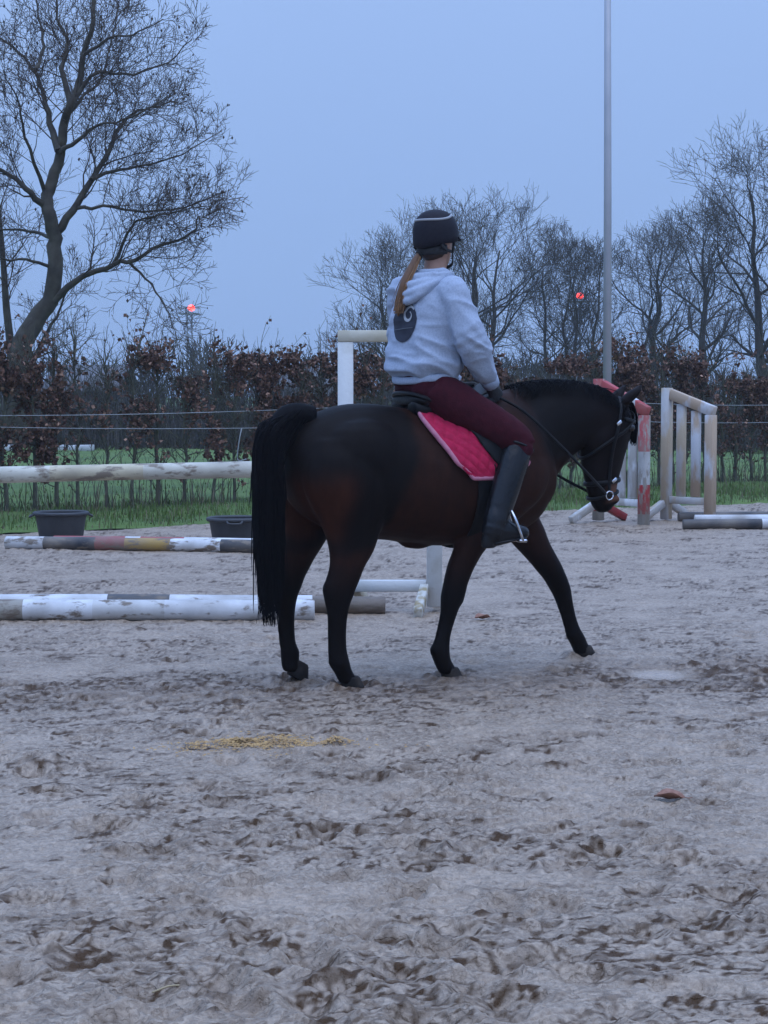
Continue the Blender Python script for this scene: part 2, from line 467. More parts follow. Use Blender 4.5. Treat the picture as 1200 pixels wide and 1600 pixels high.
def sand_material():
    m = bpy.data.materials.new('riding_sand'); m.use_nodes = True
    nt = m.node_tree; N = nt.nodes; Lk = nt.links
    b = N['Principled BSDF']; b.inputs['Specular IOR Level'].default_value = 0.75
    tc = N.new('ShaderNodeTexCoord')
    def noise(s, d, r=0.6):
        n = N.new('ShaderNodeTexNoise'); n.inputs['Scale'].default_value = s; n.inputs['Detail'].default_value = d; n.inputs['Roughness'].default_value = r
        Lk.new(tc.outputs['Object'], n.inputs[0]); return n
    n1 = noise(1.3, 5); n2 = noise(60, 6, 0.65); n3 = noise(260, 4)
    mx = N.new('ShaderNodeMix'); mx.data_type = 'RGBA'
    mx.inputs[6].default_value = (0.350, 0.258, 0.180, 1); mx.inputs[7].default_value = (0.455, 0.338, 0.238, 1)
    Lk.new(n1.outputs[0], mx.inputs[0])
    m2 = N.new('ShaderNodeMix'); m2.data_type = 'RGBA'; m2.blend_type = 'MULTIPLY'; m2.inputs[0].default_value = 1
    r2 = N.new('ShaderNodeMapRange'); r2.inputs[1].default_value = 0.3; r2.inputs[2].default_value = 0.7; r2.inputs[3].default_value = 0.62; r2.inputs[4].default_value = 1.22
    Lk.new(n2.outputs[0], r2.inputs[0]); Lk.new(mx.outputs[2], m2.inputs[6]); Lk.new(r2.outputs[0], m2.inputs[7])
    def rng(src, a0, a1, lo=0.0, hi=1.0):
        r = N.new('ShaderNodeMapRange'); r.interpolation_type = 'SMOOTHSTEP'
        r.inputs[1].default_value = a0; r.inputs[2].default_value = a1; r.inputs[3].default_value = lo; r.inputs[4].default_value = hi
        Lk.new(src, r.inputs[0]); return r.outputs[0]
    def mth(op, a_, b_):
        n_ = N.new('ShaderNodeMath'); n_.operation = op
        for i_, q_ in enumerate((a_, b_)):
            if isinstance(q_, float): n_.inputs[i_].default_value = q_
            else: Lk.new(q_, n_.inputs[i_])
        return n_.outputs[0]
    fA = noise(10, 3, 0.5); fA.inputs['Distortion'].default_value = 0.15
    fB = noise(25, 3, 0.5); fB.inputs['Distortion'].default_value = 0.15
    fP = noise(2.3, 6, 0.68)
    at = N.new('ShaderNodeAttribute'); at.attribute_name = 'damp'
    wt0 = N.new('ShaderNodeAttribute'); wt0.attribute_name = 'wet'
    dry = mth('SUBTRACT', 1.0, wt0.outputs['Fac'])
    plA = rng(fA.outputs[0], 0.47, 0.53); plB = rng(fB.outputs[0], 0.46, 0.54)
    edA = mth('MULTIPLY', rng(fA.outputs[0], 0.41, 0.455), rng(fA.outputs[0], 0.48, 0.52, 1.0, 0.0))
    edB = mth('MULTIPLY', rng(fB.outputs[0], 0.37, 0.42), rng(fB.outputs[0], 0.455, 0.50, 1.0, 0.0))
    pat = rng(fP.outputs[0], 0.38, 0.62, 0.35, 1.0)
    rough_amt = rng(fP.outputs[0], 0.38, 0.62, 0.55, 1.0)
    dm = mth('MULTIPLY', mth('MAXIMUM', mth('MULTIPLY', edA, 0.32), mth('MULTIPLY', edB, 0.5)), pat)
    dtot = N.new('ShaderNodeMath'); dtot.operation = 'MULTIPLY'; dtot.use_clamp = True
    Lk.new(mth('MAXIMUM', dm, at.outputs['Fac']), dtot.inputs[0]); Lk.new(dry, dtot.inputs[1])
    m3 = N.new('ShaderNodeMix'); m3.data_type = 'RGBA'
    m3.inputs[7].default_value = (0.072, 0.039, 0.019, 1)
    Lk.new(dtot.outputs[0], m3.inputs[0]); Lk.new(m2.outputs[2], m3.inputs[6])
    Lk.new(m3.outputs[2], b.inputs['Base Color'])
    wt = N.new('ShaderNodeAttribute'); wt.attribute_name = 'wet'
    rr = N.new('ShaderNodeMapRange'); rr.inputs[3].default_value = 0.50; rr.inputs[4].default_value = 0.10
    Lk.new(wt.outputs['Fac'], rr.inputs[0]); Lk.new(rr.outputs[0], b.inputs['Roughness'])
    sp_ = N.new('ShaderNodeMapRange'); sp_.inputs[3].default_value = 0.62; sp_.inputs[4].default_value = 0.1
    Lk.new(dtot.outputs[0], sp_.inputs[0]); Lk.new(sp_.outputs[0], b.inputs['Specular IOR Level'])
    hgt = mth('ADD', mth('ADD', mth('MULTIPLY', plA, 0.004), mth('MULTIPLY', plB, 0.0045)), mth('MULTIPLY', n2.outputs[0], 0.011))
    hgt = mth('MULTIPLY', mth('MULTIPLY', hgt, rough_amt), dry)
    bp = N.new('ShaderNodeBump'); bp.inputs['Strength'].default_value = 1.0; bp.inputs['Distance'].default_value = 1.0
    Lk.new(hgt, bp.inputs['Height'])
    b2 = N.new('ShaderNodeBump'); b2.inputs['Strength'].default_value = 0.4; b2.inputs['Distance'].default_value = 0.003
    Lk.new(n3.outputs[0], b2.inputs['Height']); Lk.new(bp.outputs[0], b2.inputs['Normal'])
    Lk.new(b2.outputs[0], b.inputs['Normal'])
    return m

M_sand = sand_material()
sand_me, SANDH = build_sand()
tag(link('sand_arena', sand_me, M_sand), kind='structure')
def sand_z(x, y):
    yy, nc, H, X, Y = SANDH
    i = int(np.clip(np.searchsorted(yy, y), 0, len(yy) - 1))
    j = int(np.clip((x / (y + 1.5) + 0.30) / 0.60 * (nc - 1), 0, nc - 1))
    return float(H[i, j])
# the rest of the arena, outside the view, and the land beyond
tag(link('arena_floor', mesh_data('arena_floor', [(-30, -20, -0.1), (30, -20, -0.1), (30, 24, -0.1), (-30, 24, -0.1)], [[0, 1, 2, 3]]), M_sand), kind='structure')
M_meadow = mat('meadow', (0.052, 0.098, 0.013), (0.095, 0.150, 0.024), 0.95, 0.7, 0.8, 9, bdist=0.05)
def build_meadow():
    # a sheet that starts at the arena edge and runs to the horizon
    us = np.concatenate([np.linspace(-9, 25, 120)])
    vs = np.concatenate([np.linspace(0, 3, 22), np.linspace(3.4, 30, 30), [60, 120, 300, 800, 2500]])
    v = []
    for d in vs:
        for s in us:
            sp = s if d < 30 else 8 + (s - 8) * (1 + (d - 30) * 0.12)
            off = 0.22 * (math.sin(s * 2.1) * 0.5 + math.sin(s * 5.3 + 1) * 0.35 + math.sin(s * 11.7) * 0.2) * max(0, 1 - d)
            x = ARX0 + _ed[0] * sp + _en[0] * (d + off); y = ARY0 + _ed[1] * sp + _en[1] * (d + off)
            z = 0.035 * min(1, d / 0.35) - 0.02 + 0.02 * math.sin(x * 1.7 + y) * min(1, d) if d < 40 else 0.0
            v.append((x, y, z))
    q = ring_faces(len(vs), len(us)).reshape(len(vs) - 1, len(us), 4)[:, :-1].reshape(-1, 4)
    return mesh_data('meadow', v, q)
tag(link('meadow', build_meadow(), M_meadow), kind='structure')
tag(link('ground', mesh_data('ground', [(-3000, -3000, -0.25), (3000, -3000, -0.25), (3000, 3000, -0.25), (-3000, 3000, -0.25)], [[0, 1, 2, 3]]), M_meadow), kind='structure')
def ground_z(x, y):
    return 0.015

# ------------------------------------------------------------------ grass
def blades(n, fn, hmin, hmax, seed, lean=0.5, cols=((0.056, 0.105, 0.012), (0.115, 0.175, 0.026)), w=0.004):
    rg = np.random.RandomState(seed)
    P = fn(n, rg); n = len(P)
    h = hmin + (hmax - hmin) * rg.rand(n) ** 1.6
    a = rg.rand(n) * 6.283
    le = lean * rg.rand(n) * h
    dx, dy = np.cos(a), np.sin(a)
    ww = w * (0.7 + 0.8 * rg.rand(n))
    b0 = P + np.stack([-dy * ww, dx * ww, np.zeros(n)], 1); b1 = P - np.stack([-dy * ww, dx * ww, np.zeros(n)], 1)
    mid = P + np.stack([dx * le * 0.4, dy * le * 0.4, h * 0.6], 1)
    m0 = mid + np.stack([-dy * ww, dx * ww, np.zeros(n)], 1) * 0.8; m1 = mid - np.stack([-dy * ww, dx * ww, np.zeros(n)], 1) * 0.8
    tp = P + np.stack([dx * le, dy * le, h], 1)
    v = np.stack([b0, b1, m1, m0, tp], 1).reshape(-1, 3)
    i = np.arange(n)[:, None] * 5
    q = i + np.array([[0, 1, 2, 3]]); t = i + np.array([[3, 2, 4]])
    f = rg.rand(n, 1); c = np.array(cols[0]) * (1 - f) + np.array(cols[1]) * f
    dry = rg.rand(n) < 0.22
    c[dry] = (0.16, 0.13, 0.07)
    return v, q, t, np.repeat(c, 5, 0)

def verge_pts(n, rg):
    s = -8 + 32 * rg.rand(n); d = -0.28 + 3.9 * rg.rand(n) ** 0.9
    d = d + 0.25 * np.sin(s * 2.3) * np.exp(-d) * 0.5
    x = ARX0 + _ed[0] * s + _en[0] * d; y = ARY0 + _ed[1] * s + _en[1] * d
    keep = noise2(x * 2.5, y * 2.5, 4) + 0.35 * noise2(x * 9, y * 9, 5) > np.clip(0.62 - 0.9 * d, 0.28, 0.85)
    return np.stack([x, y, np.full(n, 0.0)], 1)[keep]
def meadow_pts(n, rg):
    s = -12 + 52 * rg.rand(n); d = 3.6 + 30 * rg.rand(n) ** 1.4
    x = ARX0 + _ed[0] * s + _en[0] * d; y = ARY0 + _ed[1] * s + _en[1] * d
    keep = noise2(x * 0.8, y * 0.8, 6) > 0.25
    return np.stack([x, y, np.full(n, 0.0)], 1)[keep]
g = MB()
for args in ((46000, verge_pts, 0.03, 0.13, 1), (24000, meadow_pts, 0.03, 0.085, 2)):
    v, q, t, c = blades(*args, w=0.0045 if args[4] == 1 else 0.008)
    g.add(v, q, t, c)
tag(g.build('grass', M_grass), 'short green grass of the verge and meadow around the hedge', 'grass', kind='stuff')
# ------------------------------------------------------------------ bare trees
def unit(v):
    return v / (np.linalg.norm(v) + 1e-9)

_UP = (0.0, 0.0, 1.0)
def _u3(x, y, z):
    l = math.sqrt(x * x + y * y + z * z) + 1e-9
    return (x / l, y / l, z / l)
def grow(out, p, d, L, r, lev, maxlev, rg, up=0.25, kids=(7, 6, 5, 4), ang=(28, 58), ratio=(0.45, 0.72), wob=0.16, rmin=0.004, t0=0.25, seglen=None):
    n = 7 if lev < 2 else 4 if lev < 3 else 3 if lev < 4 else 2
    x, y, z = float(p[0]), float(p[1]), float(p[2]); dx, dy, dz = float(d[0]), float(d[1]), float(d[2])
    pts = [(x, y, z)]; step = L / n; w = rg.normal(0, wob, n * 3).tolist()
    for i in range(n):
        dx, dy, dz = _u3(dx + w[3 * i], dy + w[3 * i + 1], dz + w[3 * i + 2] + up * 0.18)
        x += dx * step; y += dy * step; z += dz * step
        pts.append((x, y, z))
    rad = [max(r * (1 - 0.72 * i / n), rmin * 0.7) for i in range(n + 1)]
    out.append((pts, rad, lev))
    if lev < maxlev:
        spawn(out, pts, rad, L, lev, maxlev, rg, up, kids, ang, ratio, wob, rmin, t0)

def spawn(out, pts, rad, L, lev, maxlev, rg, up, kids, ang, ratio, wob, rmin, t0, dens=1.0):
    nk = kids[min(lev, len(kids) - 1)]
    nk = max(1, int(round(nk * dens * (0.8 + 0.4 * rg.rand()))))
    az = rg.rand() * 6.28
    rr = rg.rand(nk * 5).tolist()
    for k in range(nk):
        q = rr[5 * k:5 * k + 5]
        t = t0 + (1 - t0) * (k + 0.1 + 0.8 * q[0]) / nk
        f = t * (len(pts) - 1); i = min(int(f), len(pts) - 2); f -= i
        a0, a1 = pts[i], pts[i + 1]
        e = (a1[0] - a0[0], a1[1] - a0[1], a1[2] - a0[2])
        p = (a0[0] + e[0] * f, a0[1] + e[1] * f, a0[2] + e[2] * f)
        r = rad[i] * (1 - f) + rad[i + 1] * f
        d = _u3(*e)
        az += 1.9 + q[1]
        a = math.radians(ang[0] + (ang[1] - ang[0]) * q[2])
        if abs(d[2]) < 0.9: s = _u3(d[1], -d[0], 0.0)
        else: s = _u3(0.0, d[2], -d[1])
        b = (s[1] * d[2] - s[2] * d[1], s[2] * d[0] - s[0] * d[2], s[0] * d[1] - s[1] * d[0])
        ca, sa = math.cos(a), math.sin(a); c1, c2 = math.cos(az) * sa, math.sin(az) * sa
        nd = _u3(d[0] * ca + s[0] * c1 + b[0] * c2, d[1] * ca + s[1] * c1 + b[1] * c2, d[2] * ca + s[2] * c1 + b[2] * c2 + up * 0.35)
        cl = L * (ratio[0] + (ratio[1] - ratio[0]) * q[3]) * (1.08 - 0.5 * t)
        grow(out, p, nd, cl, max(r * (0.45 + 0.23 * q[4]), rmin), lev + 1, maxlev, rg, up, kids, ang, ratio, wob, rmin)

def add_tubes(mb, lines):
    """many branches at once, batched by point count and side count"""
    groups = {}
    for pts, rad, lev in lines:
        r0 = rad[0]
        k = 10 if r0 > 0.12 else 7 if r0 > 0.05 else 5 if r0 > 0.025 else 3
        groups.setdefault((len(pts), k), []).append((pts, rad))
    for (n, k), g in groups.items():
        P = np.array([x[0] for x in g], float); r = np.array([x[1] for x in g], float); m = len(g)
        T = np.empty_like(P); T[:, 1:-1] = P[:, 2:] - P[:, :-2]; T[:, 0] = P[:, 1] - P[:, 0]; T[:, -1] = P[:, -1] - P[:, -2]
        T /= np.linalg.norm(T, axis=2)[..., None] + 1e-9
        ref = np.where(np.abs(T.mean(1)[:, 2:]) > 0.9, np.array([[1.0, 0.13, 0]]), np.array([[0, 0, 1.0]]))[:, None, :]
        N = np.cross(T, np.broadcast_to(ref, T.shape)); N /= np.linalg.norm(N, axis=2)[..., None] + 1e-9
        B = np.cross(N, T)
        a = np.arange(k) * 2 * math.pi / k
        V = P[:, :, None] + r[:, :, None, None] * (np.cos(a)[None, None, :, None] * N[:, :, None] + np.sin(a)[None, None, :, None] * B[:, :, None])
        q = ring_faces(n, k)
        Q = (np.arange(m) * (n * k))[:, None, None] + q[None]
        mb.add(V.reshape(-1, 3), Q.reshape(-1, 4))

def blobs(mb, tips, r, rg):
    o = np.array([[1, 0, 0], [-1, 0, 0], [0, 1, 0], [0, -1, 0], [0, 0, 1.6], [0, 0, -1.6]], float)
    f = [[0, 2, 4], [2, 1, 4], [1, 3, 4], [3, 0, 4], [2, 0, 5], [1, 2, 5], [3, 1, 5], [0, 3, 5]]
    for p in tips:
        mb.add(p + o * r * rg.uniform(0.6, 1.4), None, f)

def ptd(x, y, d):
    """a place in the scene: the direction of a picture point, d metres away"""
    a = math.atan(180 / 2900.0); cx, cy = (x - 600) / 2900.0, (800 - y) / 2900.0
    r = np.array([cx, math.cos(a) + cy * math.sin(a), -math.sin(a) + cy * math.cos(a)])
    return r * (d / r[1]) + np.array([0, 0, CAM_H])

def make_tree(name, label, base, trunk_lines, twig_lines, tips=(), matb=None, group='bare trees behind the hedge', blob=0.03, seed=1):
    root = thing(name, label, 'tree', tuple(base), 0, group)
    mb = MB(); add_tubes(mb, trunk_lines); mb.build('trunk', matb or M_bark, root, off=base)
    mb = MB(); add_tubes(mb, twig_lines)
    if len(tips): blobs(mb, tips, blob, np.random.RandomState(seed))
    mb.build('crown', M_twig if matb is None else matb, root, off=base)
    return root

# --- the big leaning tree on the left, main limbs laid out one by one
D1 = 27.0
limbs = [
    ([(26, 690), (28, 600), (34, 544), (52, 506), (75, 476), (84, 431), (86, 375), (77, 337), (75, 307), (86, 270), (96, 225), (101, 187), (111, 161), (124, 124), (131, 82), (146, 37), (146, 0), (152, -70)], 0.27, 0.03, 0.0),
    ([(84, 470), (124, 435), (176, 414), (210, 405), (255, 382), (296, 367), (311, 337)], 0.085, 0.015, -0.6),
    ([(176, 414), (202, 360), (225, 341), (270, 334), (319, 322)], 0.042, 0.01, -1.0),
    ([(200, 408), (232, 442), (262, 484), (277, 532)], 0.035, 0.008, -0.9),
    ([(88, 362), (116, 326), (142, 281), (169, 240), (187, 195), (210, 176), (244, 165), (278, 160)], 0.10, 0.012, 0.6),
    ([(142, 281), (180, 266), (225, 259), (277, 244), (337, 210)], 0.05, 0.01, 1.4),
    ([(116, 326), (169, 322), (225, 330), (300, 322), (352, 300)], 0.045, 0.01, -0.4),
    ([(95, 238), (127, 214), (157, 195), (200, 186), (262, 150)], 0.06, 0.01, -1.2),
    ([(92, 236), (77, 187), (67, 142), (52, 109), (22, 75), (-20, 45)], 0.085, 0.015, 0.7),
    ([(56, 109), (67, 67), (60, 22), (50, -50)], 0.05, 0.01, 1.0),
    ([(74, 328), (45, 300), (15, 274), (-30, 245), (-70, 200)], 0.085, 0.02, -0.8),
    ([(82, 371), (49, 362), (0, 356), (-60, 330)], 0.05, 0.012, 0.9),
    ([(82, 420), (45, 405), (0, 404), (-50, 380)], 0.045, 0.012, -1.2),
    ([(111, 161), (97, 112), (105, 75), (90, 22), (86, -40)], 0.075, 0.015, 0.8),
    ([(112, 158), (150, 116), (195, 116), (255, 101), (300, 62)], 0.055, 0.01, 0.2),
    ([(131, 86), (169, 60), (210, 52), (255, 30)], 0.045, 0.01, -0.7),
    ([(100, 190), (130, 150), (160, 120), (175, 60), (185, 10)], 0.05, 0.01, 1.6),
    ([(70, 300), (40, 220), (30, 160), (5, 110)], 0.05, 0.01, -1.5),
    ([(40, 580), (56, 555), (75, 517), (95, 480), (112, 440)], 0.08, 0.012, 0.5),
]
rg = np.random.RandomState(11)
trunks, twigs = [], []
LP = []
for pl, r0, r1, dd in limbs:
    m = len(pl)
    P = np.array([ptd(x, y, D1 + dd * (i / max(1, m - 1)) + (0 if i == 0 else rg.uniform(-.12, .12))) for i, (x, y) in enumerate(pl)])
    P = smooth_path(P, max(8, m * 3))
    P[1:-1] += rg.normal(0, 0.012, (len(P) - 2, 3))
    rad = 0.74 * (r0 + (r1 - r0) * np.linspace(0, 1, len(P)) ** 0.62)
    if r0 > 0.2:
        rad[:6] *= np.linspace(1.35, 1.0, 6)
    trunks.append((P, rad, 0)); LP.append((P, rad))
for i, (P, rad) in enumerate(LP):
    L = np.linalg.norm(np.diff(P, axis=0), axis=1).sum()
    if i == 0:
        spawn(twigs, P[30:], rad[30:] * 0.35, 1.9, 1, 4, rg, 0.3, (14, 14, 6, 5), (30, 65), (0.4, 0.8), 0.15, 0.0045, 0.0)
    else:
        spawn(twigs, P, rad * 0.6, 1.32, 1, 4, rg, 0.30, (8, max(7, int(L * 7.5)), 7, 5), (28, 60), (0.45, 0.8), 0.16, 0.0040, 0.16)
tips = [l[0][-1] for l in twigs if l[2] == 4]
tips = [tips[i] for i in rg.choice(len(tips), 420, replace=False)]
b1 = ptd(26, 700, D1); b1[2] = 0.0
make_tree('bare_tree', 'tall bare tree with leaning forked trunk behind the left hedge', b1, trunks, twigs, tips, blob=0.014)

# slim second tree at the left edge
trunks, twigs = [], []
P = smooth_path(np.array([ptd(x, y, 28.2) for x, y in [(22, 690), (18, 560), (10, 480), (6, 420), (0, 350), (-8, 280), (-14, 200)]]), 20)
trunks.append((P, np.linspace(0.075, 0.018, 20), 0))
spawn(twigs, P, np.linspace(0.04, 0.012, 20), 1.7, 1, 4, rg, 0.5, (8, 12, 5, 3), (25, 50), (0.4, 0.75), 0.13, 0.0045, 0.28)
b = ptd(22, 700, 28.2); b[2] = 0
make_tree('bare_tree', 'slim upright bare tree at the left edge beside the leaning trunk', b, trunks, twigs)

# --- trees across the meadow
def round_tree(px, top, half, d, seed, label, stems=1, ybase=None, tr=0.26, lean=0.0, dens=1.0):
    rg = np.random.RandomState(seed)
    base = ptd(px, 640, d); base[2] = 0.0
    Ht = (620 - top) * d / 2900.0 + CAM_H
    wid = half * d / 2900.0
    trunks, twigs = [], []
    for s in range(stems):
        az = rg.uniform(0, 6.28) if stems > 2 else (0 if s else math.pi)
        sp = (0.28 * wid if stems > 1 else 0.0)
        n = 9
        pts = []
        for i in range(n):
            t = i / (n - 1)
            pts.append(base + np.array([math.cos(az) * sp * (0.15 + t ** 0.8) + lean * t * Ht + rg.normal(0, 0.07), math.sin(az) * sp * 0.6 * t + rg.normal(0, 0.07), Ht * 0.72 * t]))
        pts[0] = base + np.array([math.cos(az) * 0.15 * (stems > 1), 0, -0.1])
        P = smooth_path(pts, 18)
        r0 = tr / math.sqrt(stems) * 1.15
        rad = r0 * (1 - 0.86 * np.linspace(0, 1, 18) ** .8); rad[:3] *= (1.3, 1.15, 1.05)
        trunks.append((P, rad, 0))
        nb = int(17 * dens / (1 + 0.35 * (stems - 1)))
        for k in range(nb):
            t = 0.17 + 0.83 * (k + rg.uniform(0, 0.9)) / nb
            f = min(t * 17, 16.99); i = int(f); p = P[i] + (P[i + 1] - P[i]) * (f - i)
            a = k * 2.4 + rg.uniform(-0.4, 0.4)
            el = R(8 + 50 * t + rg.uniform(-10, 14))
            dr = np.array([math.cos(a) * math.cos(el), math.sin(a) * math.cos(el), math.sin(el)])
            # length so that the whole crown fills an egg
            L = wid * (0.62 + 0.55 * math.sin(math.pi * min(1, (t - 0.12) / 0.95))) * rg.uniform(0.85, 1.2)
            tmp = []
            grow(tmp, p, dr, L, max(0.016, rad[i] * 0.50), 1, 4, rg, 0.36, (9, 8, 6, 3), (26, 56), (0.50, 0.86), 0.16, 0.0078, 0.14)
            for l in tmp: (trunks if l[2] == 1 else twigs).append(l)
    return make_tree('bare_tree', label, base, trunks, twigs, matb=M_bark_far)

round_tree(748, 283, 104, 74, 21, 'broad bare tree rising just right of the rider', stems=3, tr=0.30)
round_tree(626, 362, 98, 78, 22, 'lower bare tree showing left of the rider', stems=2, tr=0.22)
round_tree(868, 320, 66, 78, 23, 'narrow bare tree halfway between the rider and the grey mast', stems=2, tr=0.17)
round_tree(915, 328, 66, 74, 24, 'narrow bare tree close left of the grey mast', stems=2, tr=0.17)
round_tree(1024, 314, 86, 76, 25, 'bare tree with dark trunk right of the grey mast', stems=1, tr=0.22)
round_tree(1098, 279, 86, 72, 26, 'bare tree with straight trunk between the mast and the right edge', stems=1, tr=0.22)
round_tree(1206, 150, 120, 60, 27, 'tallest bare tree, cut off by the right edge', stems=2, tr=0.28)

# --- the far wood: one mass
def far_wood():
    rg = np.random.RandomState(3)
    protos = []
    for s in range(5):
        lines = []
        for st in range(2):
            az = rg.uniform(0, 6.28)
            grow(lines, np.array([0, 0, 0.0]), unit(np.array([math.cos(az) * 0.35, math.sin(az) * 0.35, 1.0])), 0.62, 0.022, 0, 3, rg, 0.5, (6, 4, 3, 2), (25, 55), (0.5, 0.85), 0.13, 0.006, 0.12)
        mb = MB()
        add_tubes(mb, lines)
        protos.append(mb.arrays()[:2])
    mb = MB()
    def put(px, d, h, w):
        v, q = protos[rg.randint(5)]
        a = rg.uniform(0, 6.28); c, s = math.cos(a), math.sin(a)
        M = np.array([[c, -s, 0], [s, c, 0], [0, 0, 1]])
        b = ptd(px, 640, d); b[2] = -0.1
        mb.add((v @ M.T) * np.array([w, w, h]) + b, q)
    for px in np.arange(-110, 1330, 34):
        d = rg.uniform(105, 150)
        top = 548 + 18 * math.sin(px * 0.013) + rg.uniform(-14, 14) - (10 if px < 480 else 0)
        h = ((620 - top) * d / 2900 + CAM_H) * 1.05
        put(px + rg.uniform(-8, 8), d, h, h * rg.uniform(0.8, 1.15))
    for px in np.arange(-120, 1340, 36):                       # thicket along the meadow's far side
        d = rg.uniform(50, 60)
        put(px + rg.uniform(-8, 8), d, rg.uniform(1.9, 3.1), rg.uniform(1.5, 2.4))
    def belt(n, rg):
        px = rg.uniform(-160, 1380, n); d = rg.uniform(49, 62, n)
        return np.stack([(px - 600) / 2900 * d, d, np.full(n, -.05)], 1)
    for hh, nn_, w_, sd_ in ((1.5, 15000, .014, 91), (2.6, 7000, .012, 92)):
        v, q, t, c = blades(nn_, belt, hh * .35, hh, sd_, lean=0.55, w=w_)
        mb.add(v, q, t)
    return mb.build('far_wood', M_bark_far)
tag(far_wood(), 'far leafless wood and scrub along the horizon', 'wood', kind='stuff')

# ------------------------------------------------------------------ things across the meadow
M_dkwall = mat('dark_boarding', (0.045, 0.045, 0.05), (0.07, 0.065, 0.065), 0.9, 4)
M_roof = mat('grey_roofing', (0.085, 0.082, 0.085), (0.11, 0.105, 0.11), 0.8, 3)
M_redbeam = mat('dark_red_paint', (0.14, 0.035, 0.03), (0.10, 0.03, 0.03), 0.8, 3)
M_pale = mat('pale_render', (0.30, 0.30, 0.31), (0.24, 0.24, 0.25), 0.8, 2)
def shed(px0, px1, d, eave, ridge, label, doors, beam_mat=None):
    p0 = ptd(px0, 640, d); p1 = ptd(px1, 640, d); p0[2] = p1[2] = 0
    W = p1[0] - p0[0]; dp = 5.0
    root = thing('shed', label, 'shed', tuple((p0 + p1) / 2))
    mb = MB(); h = W / 2
    v = [(-h, 0, -.2), (h, 0, -.2), (h, 0, eave), (-h, 0, eave), (-h, dp, -.2), (h, dp, -.2), (h, dp, eave), (-h, dp, eave), (-h, dp / 2, ridge - .1), (h, dp / 2, ridge - .1)]
    mb.add(v, [[0, 1, 2, 3], [5, 4, 7, 6], [4, 0, 3, 7], [1, 5, 6, 2]], [[3, 8, 7], [2, 6, 9]]); mb.build('wall', M_dkwall, root, smooth=False)
    mb = MB()
    for s in (0, 1):
        y0 = -0.35 if s == 0 else dp + 0.35
        za = eave - 0.13; zb = ridge
        vv = [(-h - .3, y0, za), (h + .3, y0, za), (h + .3, dp / 2, zb), (-h - .3, dp / 2, zb)]
        mb.add(vv + [(x, y, z + 0.09) for x, y, z in vv], [[3, 2, 1, 0], [4, 5, 6, 7], [0, 1, 5, 4], [1, 2, 6, 5], [2, 3, 7, 6], [3, 0, 4, 7]])
    mb.build('roof', M_roof, root, smooth=False)
    for (t, w, hh, z0) in doors:
        v, q = box((-h + W * t, -0.03, z0 + hh / 2), (w, 0.08, hh)); MB().add(v, q).build('door', M_pale, root, smooth=False)
    if beam_mat:
        v, q = box((0, -0.12, eave - 0.24), (W + 0.1, 0.12, 0.22)); MB().add(v, q).build('lintel', beam_mat, root, smooth=False)
    return root
shed(78, 172, 58, 1.65, 2.35, 'dark shed with a dark red beam, seen through the left hedge', [(0.38, 0.30, 1.25, 0), (0.8, 0.35, 1.2, 0)], M_redbeam)
shed(402, 520, 84, 1.5, 2.75, 'low shed with grey pitched roof behind the hedge near the tail', [(0.15, 0.5, 1.1, 0), (0.7, 0.9, 1.1, 0)])
M_board = mat('white_board', (0.62, 0.62, 0.62), (0.45, 0.45, 0.45), 0.6, 3)
for (x0, x1, y, lab) in ((-4, 20, 706, 'short white board lying in the meadow at the left edge'), (74, 100, 703, 'short white board lying behind the hedge, middle of the three'), (108, 146, 702, 'longest white board lying in the meadow behind the left hedge')):
    d = 48.0
    p0 = ptd(x0, y, d); p1 = ptd(x1, y, d)
    c = (p0 + p1) / 2; z = 0.16
    o = MB().add(*beam((-(p1[0] - p0[0]) / 2, 0, 0), ((p1[0] - p0[0]) / 2, 0, 0.01), 0.4, 0.15)).build('white_board', M_board)
    o.location = (c[0], d, 0.075); o.rotation_euler = (0, 0, rnd.uniform(-.1, .1))
    tag(o, lab, 'board', 'white boards lying in the meadow')

# obstruction-light masts on the horizon
M_steel = mat('galvanised_steel', (0.13, 0.14, 0.16), (0.17, 0.18, 0.20), 0.7, 6)
M_red = mat('red_lamp', (0.5, 0.03, 0.03), None, 0.4, 5, emit=((1.0, 0.055, 0.04), 8.0))
def light_mast(px, py, d, label, lattice=True):
    top = ptd(px, py, d); H = top[2]
    root = thing('light_mast', label, 'light mast', (top[0], d, 0), 0, 'masts with a red warning light')
    mb = MB()
    for sx, sy in ((-1, -1), (1, -1), (1, 1), (-1, 1)):
        mb.add(*tube([(sx * .38, sy * .38, -0.3), (sx * .30, sy * .30, H - 0.9)], 0.07, 6))
    n = 12
    for i in range(n):
        z0 = H * i / n; z1 = min(H - .9, H * (i + 1) / n); s = 1 if i % 2 else -1
        for y in (-.36, .36):
            mb.add(*tube([(-s * .36, y, z0), (s * .36, y, z1)], 0.03, 4))
    mb.build('tower', M_steel, root)
    mb = MB(); v, q = box((0, 0, H - 0.85), (2.6, 2.6, 0.12)); mb.add(v, q)
    for s in (-1, 1):
        mb.add(*tube([(-1.25, s * 1.25, H - .1), (1.25, s * 1.25, H - .1)], 0.04, 5)); mb.add(*tube([(s * 1.25, -1.25, H - .1), (s * 1.25, 1.25, H - .1)], 0.04, 5))
        for s2 in (-1, 1): mb.add(*tube([(s * 1.25, s2 * 1.25, H - .85), (s * 1.25, s2 * 1.25, H - .1)], 0.04, 5))
    mb.build('platform', M_steel, root, smooth=False)
    MB().add(*ell((0.25, 0, H - .1), (0.46, 0.46, 0.40))).build('lamp', M_red, root)
    return root
light_mast(296, 480, 240, 'slender mast with a glowing red light right of the leaning tree')
light_mast(903, 461, 240, 'mast with a glowing red light among the bare trees left of the grey pole')

